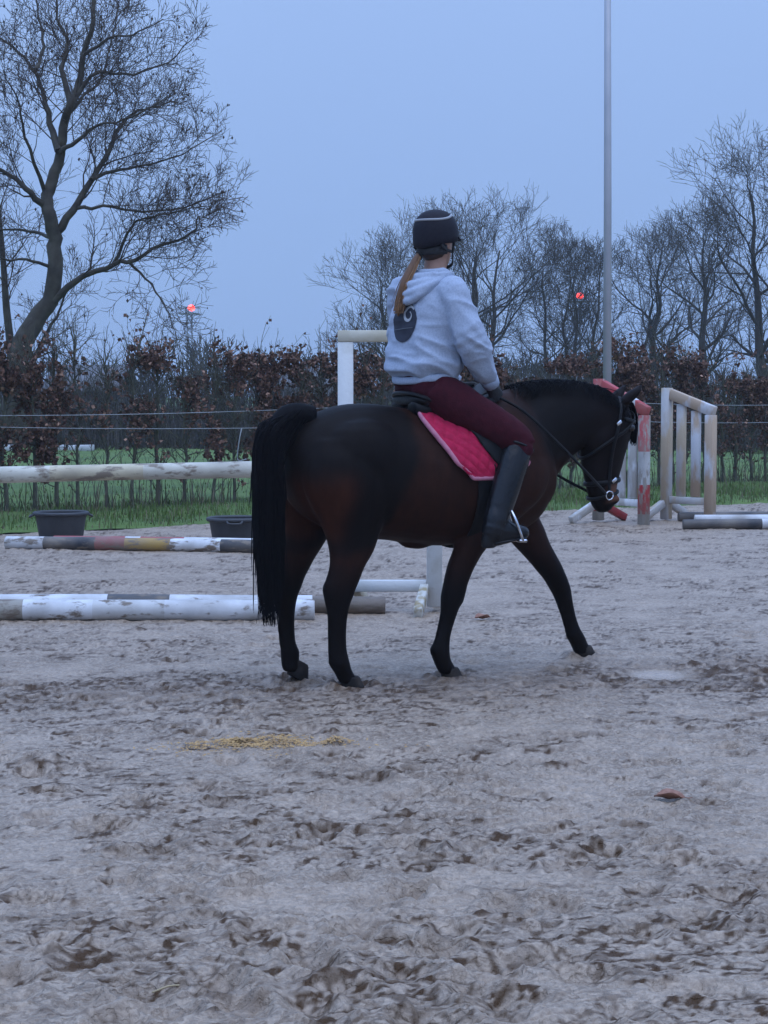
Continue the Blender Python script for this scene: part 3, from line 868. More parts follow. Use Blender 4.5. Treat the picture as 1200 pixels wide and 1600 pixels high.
# tall grey floodlight mast
base = ptd(949, 700, 24.0); base[2] = 0.0
M_pole = mat('grey_mast_paint', (0.34, 0.35, 0.38), (0.42, 0.42, 0.44), 0.5, 2, metal=0.3)
root = thing('floodlight_mast', 'tall thin grey mast standing behind the red and white jump wing', 'mast', tuple(base))
MB().add(*tube([(0, 0, -.1), (-.02, 0, 4.0), (-.055, 0, 8.5)], [0.058, 0.05, 0.038], 16)).build('shaft', M_pole, root)
MB().add(*tube([(0, 0, 0), (0, 0, .05), (0, 0, .06)], [0.13, 0.13, 0.06], 16)).build('foot_flange', M_pole, root)

# ------------------------------------------------------------------ beech hedge
HX0, HY0 = -4.66, 22.2
hdir = A(0.793, 0.609, 0); hnrm = A(-0.609, 0.793, 0)
hedge = thing('beech_hedge', 'leggy beech hedge with brown winter leaves along the arena', 'hedge', (HX0, HY0, 0))
HB = A(HX0, HY0, 0)
rg = np.random.RandomState(8)
LEAF = np.array([(0, 0, 0), (0.5, 0.42, 0.10), (1.0, 0, -0.06), (0.5, -0.42, 0.10)], float)
hs = np.arange(-2.4, 16.6, 0.36)
for i, s in enumerate(hs):
    s = s + rg.uniform(-0.07, 0.07)
    b = hdir * s + hnrm * rg.uniform(-0.1, 0.1)
    H = 1.75 + 0.18 * math.sin(s * 1.3) + rg.uniform(-0.12, 0.15)
    n = 9
    pts = [b + A(0, 0, -0.05)]
    lx = rg.uniform(-0.05, 0.05)
    for j in range(1, n):
        t = j / (n - 1); pts.append(b + hdir * (lx * t + rg.normal(0, 0.02)) + hnrm * rg.normal(0, 0.02) + A(0, 0, H * t))
    P = smooth_path(pts, 14); r0 = rg.uniform(0.022, 0.034)
    rad = r0 * (1 - 0.7 * np.linspace(0, 1, 14))
    st = MB().add(*tube(P, rad, 7)).build('stem', M_stem, hedge)
    lines = []
    nb = 44
    for k in range(nb):
        t = 0.10 + 0.90 * (k / nb) ** 0.75; f = t * 12.99; ii = int(f); p = P[ii] + (P[ii + 1] - P[ii]) * (f - ii)
        if t < 0.22 and rg.rand() < 0.4: continue
        a = rg.uniform(0, 6.28); el = R(rg.uniform(15, 70))
        dr = hdir * math.cos(a) * math.cos(el) + hnrm * math.sin(a) * math.cos(el) * 0.8 + A(0, 0, math.sin(el))
        grow(lines, p, unit(dr), rg.uniform(0.25, 0.58), 0.0085, 1, 3, rg, 0.35, (3, 3, 2), (25, 55), (0.4, 0.7), 0.12, 0.0032, 0.2)
    for k in range(rg.randint(3, 7)):                      # loose shoots above the clipped top
        p = P[-1 - rg.randint(4)]
        grow(lines, p, unit(A(rg.uniform(-.35, .35), rg.uniform(-.3, .3), 1)), rg.uniform(0.3, 0.75) * (1.45 if (4.2 < s < 6.2 and rg.rand() < .5) else 1), 0.008, 2, 3, rg, 0.4, (3, 3, 3), (20, 40), (0.25, 0.45), 0.07, 0.0032, 0.3)
    mb = MB(); add_tubes(mb, lines); tag(mb.build('twigs', M_stem, st), kind='stuff')
    # leaves in clumps along the twigs
    dn = 0.36 * noise2(np.array([s * 0.9]), np.array([0.3]), 9)[0] + 0.03
    if 7.4 < s < 11.8: dn += 0.22
    S0 = np.concatenate([np.array(l[0])[:-1] for l in lines]); S1 = np.concatenate([np.array(l[0])[1:] for l in lines])
    S0 = np.repeat(S0, 5, 0); S1 = np.repeat(S1, 5, 0); f = rg.rand(len(S0), 1)
    Pp = S0 + (S1 - S0) * f; Dd = S1 - S0; Dd /= np.linalg.norm(Dd, axis=1)[:, None] + 1e-9
    zz = Pp[:, 2]
    prb = dn * (0.12 + 1.1 * np.exp(-((zz - 1.62) / 0.38) ** 2) + 0.62 * np.exp(-((zz - 0.80) / 0.45) ** 2))
    keep = rg.rand(len(Pp)) < prb * np.clip(noise3(Pp * 3.2 + 50, 31) - 0.46, 0, 1) * 7.0
    Pp, Dd = Pp[keep], Dd[keep]; m = len(Pp)
    V = None
    if m:
        nz = lambda x: x / (np.linalg.norm(x, axis=1)[:, None] + 1e-9)
        Lf = rg.uniform(0.034, 0.066, (m, 1, 1))
        d2 = nz(Dd + rg.normal(0, 0.6, (m, 3)) + A(0, 0, -0.5)); sd = nz(np.cross(d2, rg.normal(0, 1, (m, 3)))); nn = np.cross(d2, sd) * rg.uniform(0.3, 3.0, (m, 1))
        V = Pp[:, None] + Lf * (LEAF[None, :, :1] * d2[:, None] + LEAF[None, :, 1:2] * 1.25 * sd[:, None] + LEAF[None, :, 2:] * nn[:, None])
        f = rg.rand(m, 1); C = np.array((0.080, 0.033, 0.022)) * (1 - f) + np.array((0.22, 0.108, 0.066)) * f
        C[rg.rand(m) < 0.08] = (0.42, 0.24, 0.16)
        C = np.repeat(C, 4, 0)
    if V is not None:
        idx = np.arange(m)[:, None] * 4
        mb = MB(); mb.add(V.reshape(-1, 3), None, np.concatenate([idx + [[0, 1, 2]], idx + [[0, 2, 3]]]), C)
        tag(mb.build('leaves', M_hleaf, st, smooth=False), kind='stuff')

# dead stalks and weeds tangled along the foot of the hedge
def foot_pts(n, rg):
    ss = rg.uniform(-2.4, 16.6, n); dd = rg.normal(0, .24, n)
    k_ = noise2(ss * 1.9, ss * 0 + 2, 15) + .25 * rg.rand(n) > .42
    p = np.outer(ss, hdir) + np.outer(dd, hnrm); return p[k_]
mb = MB()
v, q, t, c = blades(2600, foot_pts, 0.06, 0.36, 17, lean=1.3, cols=((0.045, 0.055, 0.018), (0.11, 0.10, 0.045)), w=0.0045); mb.add(v, q, t, c)
v, q, t, c = blades(900, foot_pts, 0.35, 0.95, 18, lean=0.8, cols=((0.06, 0.048, 0.03), (0.11, 0.085, 0.055)), w=0.0045); mb.add(v, q, t, c)
tag(mb.build('undergrowth', M_grass, hedge), kind='stuff')

# electric fence tapes strung in front of the hedge
M_tape = mat('fence_tape', (0.38, 0.39, 0.40), (0.28, 0.29, 0.30), 0.6, 30)
M_post = mat('weathered_stake', (0.11, 0.095, 0.075), (0.16, 0.14, 0.11), 0.9, 12, 0.4)
fence = thing('tape_fence', 'thin pale electric fence tapes running in front of the hedge', 'fence', (HX0, HY0, 0))
posts = [-2.2, 5.05, 10.6, 16.0]
for s in posts:
    p = hdir * s - hnrm * 0.34
    MB().add(*tube([p + A(0, 0, -.1), p + A(0.01, 0, 0.7), p + A(0.02, 0, 1.34)], [0.022, 0.021, 0.018], 8)).build('post', M_post, fence)
for zs in ((1.20, 1.265, 1.30, 1.33), (1.115, 1.005, 1.02, 1.05)):
    pts = []
    for i in range(3):
        for t in np.linspace(0, 1, 14, endpoint=False):
            s = posts[i] + (posts[i + 1] - posts[i]) * t
            z = zs[i] + (zs[i + 1] - zs[i]) * t - 0.05 * math.sin(math.pi * t)
            pts.append(hdir * s - hnrm * 0.375 + A(0, 0, z))
    MB().add(*tube(pts, 0.0042, 5, flat=0.6)).build('tape', M_tape, fence)
p = hdir * 3.28 - hnrm * 0.375
MB().add(*tube(smooth_path([p + A(0, 0, 1.0), p + A(-.03, -.02, .85), p + A(-.06, 0, .62), p + A(-.02, 0, .58), p + A(.06, 0, .60)], 16), 0.008, 5)).build('loose_tape_end', M_tape, fence)
# ------------------------------------------------------------------ jump material
M_whitep = mat('white_paint', (0.60, 0.60, 0.58), (0.42, 0.40, 0.34), 0.55, 7, 0.35, 30, lo=0.5, hi=0.85)
M_peel = mat('peeling_cream_paint', (0.52, 0.50, 0.44), (0.30, 0.23, 0.12), 0.65, 16, 0.6, 30, lo=0.42, hi=0.6)
M_raw = mat('raw_timber', (0.27, 0.20, 0.13), (0.19, 0.145, 0.10), 0.8, 10, 0.4, 40, stretch=(1, 1, .15))
M_creamt = mat('cream_timber', (0.58, 0.53, 0.42), (0.48, 0.42, 0.30), 0.7, 8, 0.4, 30)
M_logw = mat('weathered_log', (0.085, 0.065, 0.05), (0.15, 0.12, 0.09), 0.9, 12, 0.6, 40)
M_iron = mat('dull_steel', (0.28, 0.28, 0.29), (0.2, 0.2, 0.2), 0.45, 20, metal=0.8)

def pole(label, p0, p1, r, segs, wear, z0=None, z1=None, group='jump poles', wood=(0.16, 0.12, 0.085), name='jump_pole'):
    """round timber pole whose local X runs along it"""
    p0 = A(*p0); p1 = A(*p1); L = np.linalg.norm(p1 - p0)
    n = 26; k = 20
    rg = np.random.RandomState(int(L * 1000) % 999)
    t = np.linspace(0, L, n)
    rr = r * (1 + 0.02 * np.sin(t * 3 + rg.rand() * 6))
    P = np.stack([t, 0.006 * np.sin(t * 1.7 + rg.rand() * 6), 0.006 * np.sin(t * 1.3)], 1)
    P = np.concatenate([P[:1], P, P[-1:]]); P[0, 0] -= 0.004; P[-1, 0] += 0.004
    rr = np.concatenate([[r * 0.93], rr, [r * 0.93]])
    a = np.arange(k) * 2 * math.pi / k
    rings = np.stack([np.stack([np.full(k, p[0]), p[1] + np.cos(a) * q, p[2] + np.sin(a) * q], 1) for p, q in zip(P, rr)])
    m = pole_mat('pole_paint', segs, wear, wood)
    m.node_tree.nodes['len'].inputs[2].default_value = L
    me = MB().add(*loft(rings)).mesh('jump_pole')
    o = link(name, me, m, None, tuple(p0))
    d = Vector((p1 - p0)); o.rotation_euler = d.to_track_quat('X', 'Z').to_euler()
    return tag(o, label, 'pole', group)

WH = (0.66, 0.66, 0.66); BK = (0.025, 0.025, 0.03); RD = (0.38, 0.035, 0.04); YL = (0.36, 0.22, 0.05); CR = (0.62, 0.58, 0.47)
# the rail of the jump, resting in a cup on the white stand
pole('peeling cream rail of the jump, raised in the air left of the horse', (-3.75, 11.86, 0.86), (-0.20, 11.99, 0.953), 0.053, [(0, CR), (0.45, (0.58, 0.50, 0.34)), (0.62, CR)], 0.36, wood=(0.22, 0.17, 0.12))
# poles lying under it
pole('thick muddy white pole lying nearest the horse on the sand', (-3.9, 11.50, 0.062), (-0.44, 11.60, 0.066), 0.068, [(0, (0.30, 0.27, 0.22)), (0.475, WH), (0.60, (0.57, 0.56, 0.54)), (0.73, WH)], 0.30)
pole('white and black pole lying directly behind the thick muddy white pole', (-3.7, 11.665, 0.085), (-0.46, 11.755, 0.085), 0.062, [(0, WH), (0.60, (0.06, 0.058, 0.06)), (0.72, WH)], 0.26)
pole('bare weathered pole whose end shows under the white stand', (-3.0, 11.93, 0.055), (0.005, 11.97, 0.055), 0.057, [(0, (0.15, 0.115, 0.085)), (0.5, (0.17, 0.13, 0.10))], 0.5, wood=(0.10, 0.075, 0.055))
# the far pair in front of the tubs
pole('striped pole, white black red and yellow, in front of the tubs', (-3.47, 17.02, 0.058), (-1.02, 16.55, 0.058), 0.062, [(0, WH), (0.145, BK), (0.345, (0.26, 0.05, 0.045)), (0.46, YL), (0.63, WH), (0.82, BK)], 0.36)
pole('red and white pole half hidden behind the striped pole', (-3.05, 17.10, 0.058), (-1.0, 16.72, 0.058), 0.06, [(0, RD), (0.33, WH), (0.40, RD), (0.6, WH)], 0.2)
# poles on the right
pole('black pole lying nearest on the sand at the right edge', (3.17, 19.62, 0.05), (6.0, 19.58, 0.05), 0.055, [(0, BK), (0.29, WH), (0.33, BK)], 0.03)
pole('white pole lying between the two black poles at the right edge', (3.40, 20.25, 0.055), (6.2, 20.2, 0.055), 0.058, [(0, WH), (0.9, BK)], 0.06)
pole('black pole lying behind the white pole at the right edge', (3.30, 20.75, 0.055), (6.2, 20.9, 0.055), 0.055, [(0, BK), (0.9, WH)], 0.05)

# white frame stand
SX0, SX1, SY = -0.25, 0.33, 12.1
def white_stand(base, label):
    root = thing('jump_stand', label, 'jump stand', base, 0.0, 'white jump stands')
    h = 1.83; w = SX1 - SX0
    for x, m in ((0, M_whitep), (w, M_whitep)):
        MB().add(*beam((x, 0, 0.03), (x, 0, h - 0.075), 0.10, 0.075, up=(0, 1, 0))).build('post', m, root, smooth=False)
    MB().add(*beam((-0.05, 0, h - 0.037), (w + 0.05, 0, h - 0.037), 0.08, 0.074)).build('top_rail', M_creamt, root, smooth=False)
    MB().add(*beam((0.052, 0, 0.165), (w - 0.052, 0, 0.165), 0.06, 0.075)).build('bottom_rail', M_whitep, root, smooth=False)
    for x, m in ((0, M_creamt), (w, M_peel)):
        for s in (-1, 1):
            # splayed foot: a timber that runs out from the post to the sand
            MB().add(*beam((x + s * 0.066, s * 0.05, 0.15), (x + s * 0.066 + 0.05 * (1 if x == 0 else -1), s * 0.40, 0.028), 0.055, 0.075)).build('foot', m, root, smooth=False)
    MB().add(*beam((0.0, -0.075, 0.90), (0.0, -0.16, 0.90), 0.09, 0.02)).build('pole_cup', M_iron, root, smooth=False)
    MB().add(*beam((0.0, -0.045, 0.86), (0.0, -0.045, 0.96), 0.05, 0.012, up=(0, 1, 0))).build('cup_plate', M_iron, root, smooth=False)
    return root
white_stand((SX0, SY, 0.0), 'white wooden frame stand behind the horse, holding the cream rail')

# wings on the right
def wing_mat(name, a, b, wood, scale, lo=0.45, hi=0.55):
    return mat(name, a, b, 0.65, scale, 0.5, 30, lo=lo, hi=hi, stretch=(1, 1, 0.35))
RED_ = (0.42, 0.022, 0.028); GRY_ = (0.50, 0.49, 0.47)
def zbands(name, segs, L, wear=0.42, axis=2):
    m = pole_mat(name, segs, wear, (0.30, 0.27, 0.23), 11.0, axis=axis); m.node_tree.nodes['len'].inputs[2].default_value = L; return m
M_wr = zbands('red_white_post_paint', [(0, (0.34, 0.31, 0.27)), (0.10, RED_), (0.36, GRY_), (0.66, RED_)], 1.22)
M_wrail = zbands('red_white_rail_paint', [(0, RED_), (0.62, (0.6, 0.6, 0.6)), (0.84, RED_)], 0.70, 0.25, axis=0)
M_ww = wing_mat('chipped_white_paint', (0.60, 0.60, 0.60), (0.40, 0.37, 0.33), None, 8)
M_wp = wing_mat('worn_pale_paint', (0.52, 0.52, 0.53), (0.42, 0.30, 0.20), None, 5)
M_wt = wing_mat('bare_pine', (0.44, 0.34, 0.23), (0.46, 0.44, 0.42), None, 5)
def wing(base, ang, label, w, hi, lo, mats, slats, foot):
    root = thing('jump_wing', label, 'jump wing', base, ang, 'jump wings on the right')
    tall, short, rail, sl, ft = mats
    MB().add(*beam((0, 0, 0.02), (0, 0, hi), 0.11, 0.085, up=(0, 1, 0))).build('tall_post', tall, root, smooth=False)
    MB().add(*beam((w, 0, 0.0), (w, 0, lo), 0.11, 0.085, up=(0, 1, 0))).build('short_post', short, root, smooth=False)
    MB().add(*beam((0.058, 0, hi - 0.07), (w + 0.05, 0, lo + 0.035), 0.07, 0.115)).build('top_rail', rail, root, smooth=False)
    MB().add(*beam((0.058, 0, 0.24), (w - 0.058, 0, 0.24), 0.06, 0.08)).build('bottom_rail', ft, root, smooth=False)
    for i in range(slats):
        t = (i + 1) / (slats + 1)
        zt = hi - 0.07 + (lo + 0.02 - hi + 0.07) * t - 0.045
        MB().add(*beam((w * t, 0.002, 0.285), (w * t, 0.002, zt), 0.125, 0.03, up=(0, 1, 0))).build('slat', sl[i % len(sl)], root, smooth=False)
    for i, s in enumerate((-1, 1)):
        MB().add(*beam((0, s * 0.055, 0.20), (0, s * 0.42, 0.035), 0.07, 0.08)).build('foot', foot[i], root, smooth=False)
    return root
wing((2.40, 20.75, 0), R(-52), 'red and white jump wing with slats beside the horse head', 0.70, 1.60, 1.20, (M_wr, M_wr, M_wrail, [M_ww], M_ww), 3, (M_ww, mat('red_foot_paint', RED_, (0.22, 0.03, 0.03), 0.6, 9)))
wing((3.19, 20.95, 0), R(-48), 'worn unpainted jump wing with slats at the far right', 0.62, 1.50, 1.20, (M_wt, M_wp, M_wp, [M_wt, M_wp], M_wt), 2, (M_wt, M_wt))

# ------------------------------------------------------------------ tubs
M_tub = mat('grey_rubber', (0.026, 0.027, 0.030), (0.036, 0.037, 0.04), 0.6, 10, 0.2)
def tub(x, y, label, r=0.27, h=0.26):
    root = thing('feed_tub', label, 'tub', (x, y, 0.0), rnd.uniform(0, 3), 'rubber tubs on the sand')
    prof = [(r * 0.78, 0.0), (r * 0.80, 0.015), (r * 0.93, h - 0.03), (r * 0.95, h - 0.012), (r * 0.92, h - 0.012), (r * 0.90, h - 0.03), (r * 0.76, 0.03), (0.001, 0.03)]
    k = 36; a = np.arange(k) * 2 * math.pi / k
    rings = np.stack([np.stack([np.cos(a) * p, np.sin(a) * p, np.full(k, z)], 1) for p, z in prof])
    MB().add(*loft(rings)).build('bucket', M_tub, root)
    MB().add(*tube(np.stack([np.cos(np.append(a, 0)) * r * 0.97, np.sin(np.append(a, 0)) * r * 0.97, np.full(k + 1, h - 0.012)], 1), 0.020, 8, cap=False)).build('rim', M_tub, root)
    for s in (0, math.pi):
        c = A(math.cos(s) * r * 0.99, math.sin(s) * r * 0.99, h - 0.02); tn = A(-math.sin(s), math.cos(s), 0); ou = A(math.cos(s), math.sin(s), 0)
        MB().add(*tube(smooth_path([c - tn * .07, c - tn * .05 + ou * .035 - A(0, 0, .02), c + tn * .05 + ou * .035 - A(0, 0, .02), c + tn * .07], 12), 0.011, 6)).build('handle', M_tub, root)
    return root
tub(-3.20, 18.35, 'dark rubber tub on the sand at far left, fully visible')
tub(-1.40, 17.5, 'dark rubber tub half hidden behind the horse tail')

# ------------------------------------------------------------------ small things on the sand
M_dl = mat('dead_leaf', (0.20, 0.085, 0.05), (0.30, 0.15, 0.10), 0.7, 40)
def dead_leaf(x, y, L, label, seed, rot):
    rg = np.random.RandomState(seed)
    n, k = 9, 7
    v = []
    for i in range(n):
        t = i / (n - 1); w = 0.34 * math.sin(math.pi * t ** 0.8) ** 0.8 + 0.01
        for j in range(k):
            s = (j / (k - 1) - 0.5) * 2
            v.append((L * (t - .5), L * w * s, L * (0.26 * abs(s) ** 1.5 * math.sin(math.pi * t) + 0.22 * (t - 0.5) ** 2 + 0.03 * math.sin(9 * t + 5 * s))))
    q = ring_faces(n, k).reshape(n - 1, k, 4)[:, :-1].reshape(-1, 4)
    root = thing('dead_leaf', label, 'leaf', (x, y, sand_z(x, y) + 0.012), rot, 'fallen leaves on the sand')
    bl = MB().add(v, q).build('blade', M_dl, root)
    sm = bl.modifiers.new('thick', 'SOLIDIFY'); sm.thickness = 0.0012
    MB().add(*tube([(-L * .5, 0, L * .06), (-L * .62, 0.003, L * .05), (-L * .74, 0.0, L * .07)], 0.0016, 5)).build('stalk', M_dl, root)
dead_leaf(0.98, 6.30, 0.105, 'curled brown leaf lying alone in the right foreground', 1, 2.9)
dead_leaf(0.62, 11.6, 0.11, 'small brown leaf on the sand right of the white stand', 2, 0.4)
dead_leaf(-2.66, 12.75, 0.12, 'brown leaf on the sand at the left edge behind the poles', 3, 1.1)
M_shav = mat('wood_shavings', (1, 1, 1), 0.75, 0.85, 20, attr=True)
def shavings():
    rg = np.random.RandomState(2); mb = MB()
    for cx, cy, sx, sy, n in ((-0.56, 7.36, 0.055, 0.045, 620), (-0.40, 7.40, 0.10, 0.05, 420), (-0.70, 7.31, 0.08, 0.05, 170), (-0.20, 7.36, 0.04, 0.03, 150), (-0.45, 7.33, 0.22, 0.11, 120)):
        for _ in range(n):
            x = cx + rg.normal(0, sx); y = cy + rg.normal(0, sy); L = rg.uniform(0.004, 0.013); a = rg.uniform(0, 6.28)
            z = sand_z(x, y) + 0.006 + 0.018 * math.exp(-((x - cx) / sx) ** 2 - ((y - cy) / sy) ** 2) * rg.rand()
            d = A(math.cos(a), math.sin(a), rg.uniform(-.3, .3)) * L; s = A(-math.sin(a), math.cos(a), rg.uniform(-.4, .4)) * L * 0.35
            p = A(x, y, z)
            f = rg.rand(); c = np.array((0.55, 0.34, 0.13)) * f + np.array((0.34, 0.20, 0.085)) * (1 - f)
            mb.add([p - d, p + s, p + d, p - s, p + A(0, 0, 0.004)], None, [[0, 1, 4], [1, 2, 4], [2, 3, 4], [3, 0, 4]], c)
    return mb.build('wood_shavings', M_shav)
tag(shavings(), 'streak of yellow wood shavings scattered on the sand at left', 'shavings', kind='stuff')
M_straw = mat('straw', (0.40, 0.31, 0.18), (0.32, 0.25, 0.15), 0.8, 30)
def straw(x, y, L, a, label):
    z = sand_z(x, y) + 0.01
    o = MB().add(*tube(smooth_path([(-L / 2, 0, 0), (0, 0.008, 0.006), (L / 2, 0, 0.0)], 8), 0.0025, 5)).build('straw', M_straw)
    o.location = (x, y, z); o.rotation_euler = (0, 0, a)
    tag(o, label, 'straw')
straw(-0.50, 4.30, 0.10, 0.5, 'pale straw lying at the bottom left edge of the sand')
# ------------------------------------------------------------------ horse (local x forward, y left, z up)
HO = (0.18, 9.24); HTH = R(28)
def U(u, v, z): return A(u, -v, z)          # u forward, v to the horse's right

def ring_tb(T, B, w, k=28, pw=2.25, narrow=0.16, v0=0.0, low=0.0):
    """ring in the plane through top point T=(u,z) and bottom point B=(u,z), half width w"""
    T = A(T[0], 0, T[1]); B = A(B[0], 0, B[1]); C = (T + B) / 2; h = (T - B) / 2
    a = np.arange(k) * 2 * math.pi / k
    c, s = np.cos(a), np.sin(a)
    x = np.sign(c) * np.abs(c) ** (2 / pw); y = np.sign(s) * np.abs(s) ** (2 / pw)
    ww = w * (1 - narrow * np.clip(y, 0, 1) ** 2 - low * np.clip(-y, 0, 1) ** 2)
    return C + y[:, None] * h + (x * ww)[:, None] * A(0, 1, 0) + A(0, -v0, 0)

def ring_h(u, v, z, a, b, k=20):
    t = np.arange(k) * 2 * math.pi / k
    return np.stack([u + a * np.cos(t), -v + b * np.sin(t), np.full(k, z)], 1)

def resample(secs, n):
    """spline the numbers of a list of sections"""
    return smooth_path(np.array(secs, float), n)

trunk = resample([  # u, top z, bottom z, half width
    (-0.735, 1.15, 1.00, .07), (-0.70, 1.235, 0.90, .15), (-0.62, 1.30, 0.82, .215), (-0.50, 1.35, .755, .262),
    (-0.36, 1.372, .71, .275), (-0.20, 1.358, .695, .270), (-0.05, 1.338, .672, .285), (0.10, 1.335, .655, .298), (0.25, 1.358, .652, .288),
    (0.38, 1.405, .66, .262), (0.48, 1.432, .68, .240), (0.57, 1.41, .715, .222), (0.645, 1.33, .76, .195), (0.70, 1.22, .83, .15), (0.73, 1.10, .92, .08)], 46)
neck = resample([   # top u,z ; bottom u,z ; half width
    (0.36, 1.40, 0.60, 0.84, .21), (0.50, 1.44, 0.72, 0.90, .175), (0.64, 1.470, 0.785, 0.985, .145), (0.78, 1.480, 0.835, 1.04, .122), (0.94, 1.472, 0.885, 1.085, .108),
    (1.07, 1.440, 0.945, 1.125, .098), (1.155, 1.392, 1.01, 1.165, .088), (1.20, 1.345, 1.06, 1.19, .080)], 26)
HEAD = np.array([   # z, front u, back u, half width
    (1.385, 1.205, 1.135, .055), (1.345, 1.250, 1.085, .078), (1.285, 1.272, 1.03, .096), (1.215, 1.270, .985, .102), (1.14, 1.245, .965, .094),
    (1.06, 1.218, .972, .080), (0.98, 1.192, .992, .066), (0.92, 1.180, 1.006, .061), (0.87, 1.182, 1.018, .063), (0.83, 1.172, 1.036, .058), (0.802, 1.150, 1.058, .045), (0.788, 1.125, 1.08, .025)])
head = resample(HEAD, 30)
def head_at(z):
    zz = HEAD[::-1, 0]
    return [float(np.interp(z, zz, HEAD[::-1, i])) for i in (1, 2, 3)]

hind_near = [  # u, v, z, a, b
    (-.46, .115, 1.20, .19, .12), (-.475, .135, 1.08, .225, .145), (-.475, .145, .96, .222, .145), (-.46, .148, .85, .185, .125), (-.455, .150, .75, .142, .098), (-.462, .155, .66, .110, .078),
    (-.490, .158, .575, .082, .062), (-.522, .160, .50, .073, .052), (-.535, .160, .445, .066, .047), (-.540, .160, .39, .052, .042), (-.541, .160, .29, .040, .035), (-.538, .160, .18, .039, .035),
    (-.532, .160, .125, .047, .042), (-.512, .160, .080, .042, .040), (-.490, .160, .045, .045, .043), (-.48, .160, .02, .04, .04)]
hind_far = [
    (-.46, -.115, 1.20, .19, .12), (-.485, -.135, 1.08, .215, .145), (-.50, -.145, .96, .205, .14), (-.52, -.148, .85, .165, .12), (-.545, -.15, .75, .125, .092), (-.575, -.15, .67, .100, .075),
    (-.612, -.15, .585, .078, .060), (-.652, -.15, .51, .070, .050), (-.668, -.15, .455, .062, .045), (-.672, -.15, .40, .048, .040), (-.668, -.15, .30, .036, .033), (-.660, -.15, .20, .035, .033),
    (-.648, -.15, .150, .042, .040), (-.648, -.15, .112, .038, .036), (-.642, -.15, .075, .040, .04), (-.635, -.15, .05, .035, .035)]
fore_near = [
    (.50, .13, 1.16, .13, .075), (.50, .150, 1.04, .15, .095), (.46, .160, .92, .150, .10), (.37, .160, .82, .135, .092), (.275, .155, .73, .112, .080), (.205, .150, .65, .090, .070),
    (.160, .147, .57, .074, .060), (.128, .145, .49, .060, .051), (.108, .145, .42, .057, .050), (.096, .145, .375, .050, .045), (.074, .145, .29, .037, .034), (.048, .145, .20, .037, .034),
    (.033, .145, .145, .046, .041), (.043, .145, .10, .041, .039), (.066, .145, .06, .044, .042), (.08, .145, .03, .04, .04)]
fore_far = [
    (.52, -.13, 1.16, .13, .075), (.54, -.150, 1.04, .15, .095), (.565, -.160, .92, .150, .10), (.62, -.158, .82, .140, .09), (.69, -.152, .72, .125, .078), (.755, -.150, .63, .105, .066),
    (.825, -.148, .54, .082, .056), (.885, -.146, .46, .066, .049), (.922, -.146, .40, .058, .047), (.945, -.146, .35, .048, .042), (.978, -.146, .27, .039, .034), (1.010, -.146, .18, .038, .034),
    (1.030, -.146, .125, .046, .041), (1.052, -.146, .085, .042, .039), (1.075, -.146, .05, .044, .042), (1.085, -.146, .025, .04, .04)]

parts = [loft([ring_tb((s[0], s[1]), (s[0], s[2]), s[3], 32, 2.2, 0.20) for s in trunk]),
         loft([ring_tb((s[0], s[1]), (s[2], s[3]), s[4], 28, 2.0, 0.35) for s in neck]),
         loft([ring_tb((s[1], s[0]), (s[2], s[0] - 0.02 * (s[0] > 0.9)), s[3], 28, 2.2, 0.28, low=0.25) for s in head])]
def thick(z): return float(np.interp(z, (.05, .12, .20, .33, .42, .50, .62), (1.14, 1.16, 1.10, 1.10, 1.16, 1.18, 1.04)))
for leg in (hind_near, hind_far, fore_near, fore_far):
    parts.append(loft([ring_h(s[0], s[1], s[2], s[3] * thick(s[2]), s[4] * thick(s[2])) for s in resample(leg, 40)]))
for s in (-1, 1):
    # ears, jowls, haunch and breast muscles
    P = smooth_path([U(1.185, s * .050, 1.365), U(1.225, s * .062, 1.40), U(1.268, s * .072, 1.435), U(1.300, s * .066, 1.475)], 10)
    parts.append(tube(P, [.030, .034, .036, .036, .034, .031, .026, .020, .012, .005], 12, flat=0.75, ref=(0, 1, 0)))
    parts.append(ell(U(1.055, s * .055, 1.185), (.10, .042, .105)))
    parts.append(ell(U(-.40, s * .145, 1.10), (.24, .145, .20)))
    parts.append(ell(U(.635, s * .085, .98), (.10, .10, .15)))
    parts.append(ell(U(1.150, s * .046, .862), (.030, .022, .028)))
    parts.append(ell(U(1.215, s * .075, 1.245), (.035, .03, .022)))
parts.append(ell(U(-.02, 0, .672), (.09, .05, .025)))
for (u_, v_, z_, r_) in ((.118, .145, .405, (.052, .048, .055)), (.930, -.146, .405, (.054, .047, .055)), (-.560, .160, .478, (.060, .044, .058)), (-.690, -.15, .482, (.055, .042, .058)),
                         (.024, .145, .150, (.048, .045, .036)), (1.022, -.146, .130, (.048, .044, .036)), (-.540, .160, .130, (.050, .046, .036)), (-.655, -.15, .158, (.045, .042, .034))):
    parts.append(ell(U(u_, v_, z_), r_))            # knees, hocks and fetlocks
for (leg_, du_) in ((hind_near, -.030), (hind_far, -.026), (fore_near, -.026), (fore_far, -.030)):
    c_ = [s for s in leg_ if .12 < s[2] < .40]
    parts.append(tube([U(s[0] + du_ * 1.2, s[1], s[2]) for s in c_], .019, 10))   # tendon behind the cannon
hv, hq, ht, hn = remesh(parts, 0.0115, 5, 0.5)
# muscle relief
hv = hv + hn * (0.012 * (noise3(hv * 5.0, 3) - 0.5) + 0.004 * (noise3(hv * 17, 4) - .5))[:, None]
horse_bvh = BVHTree.FromPolygons([tuple(p) for p in hv], [tuple(int(i) for i in p) for p in hq] + [tuple(int(i) for i in p) for p in ht])

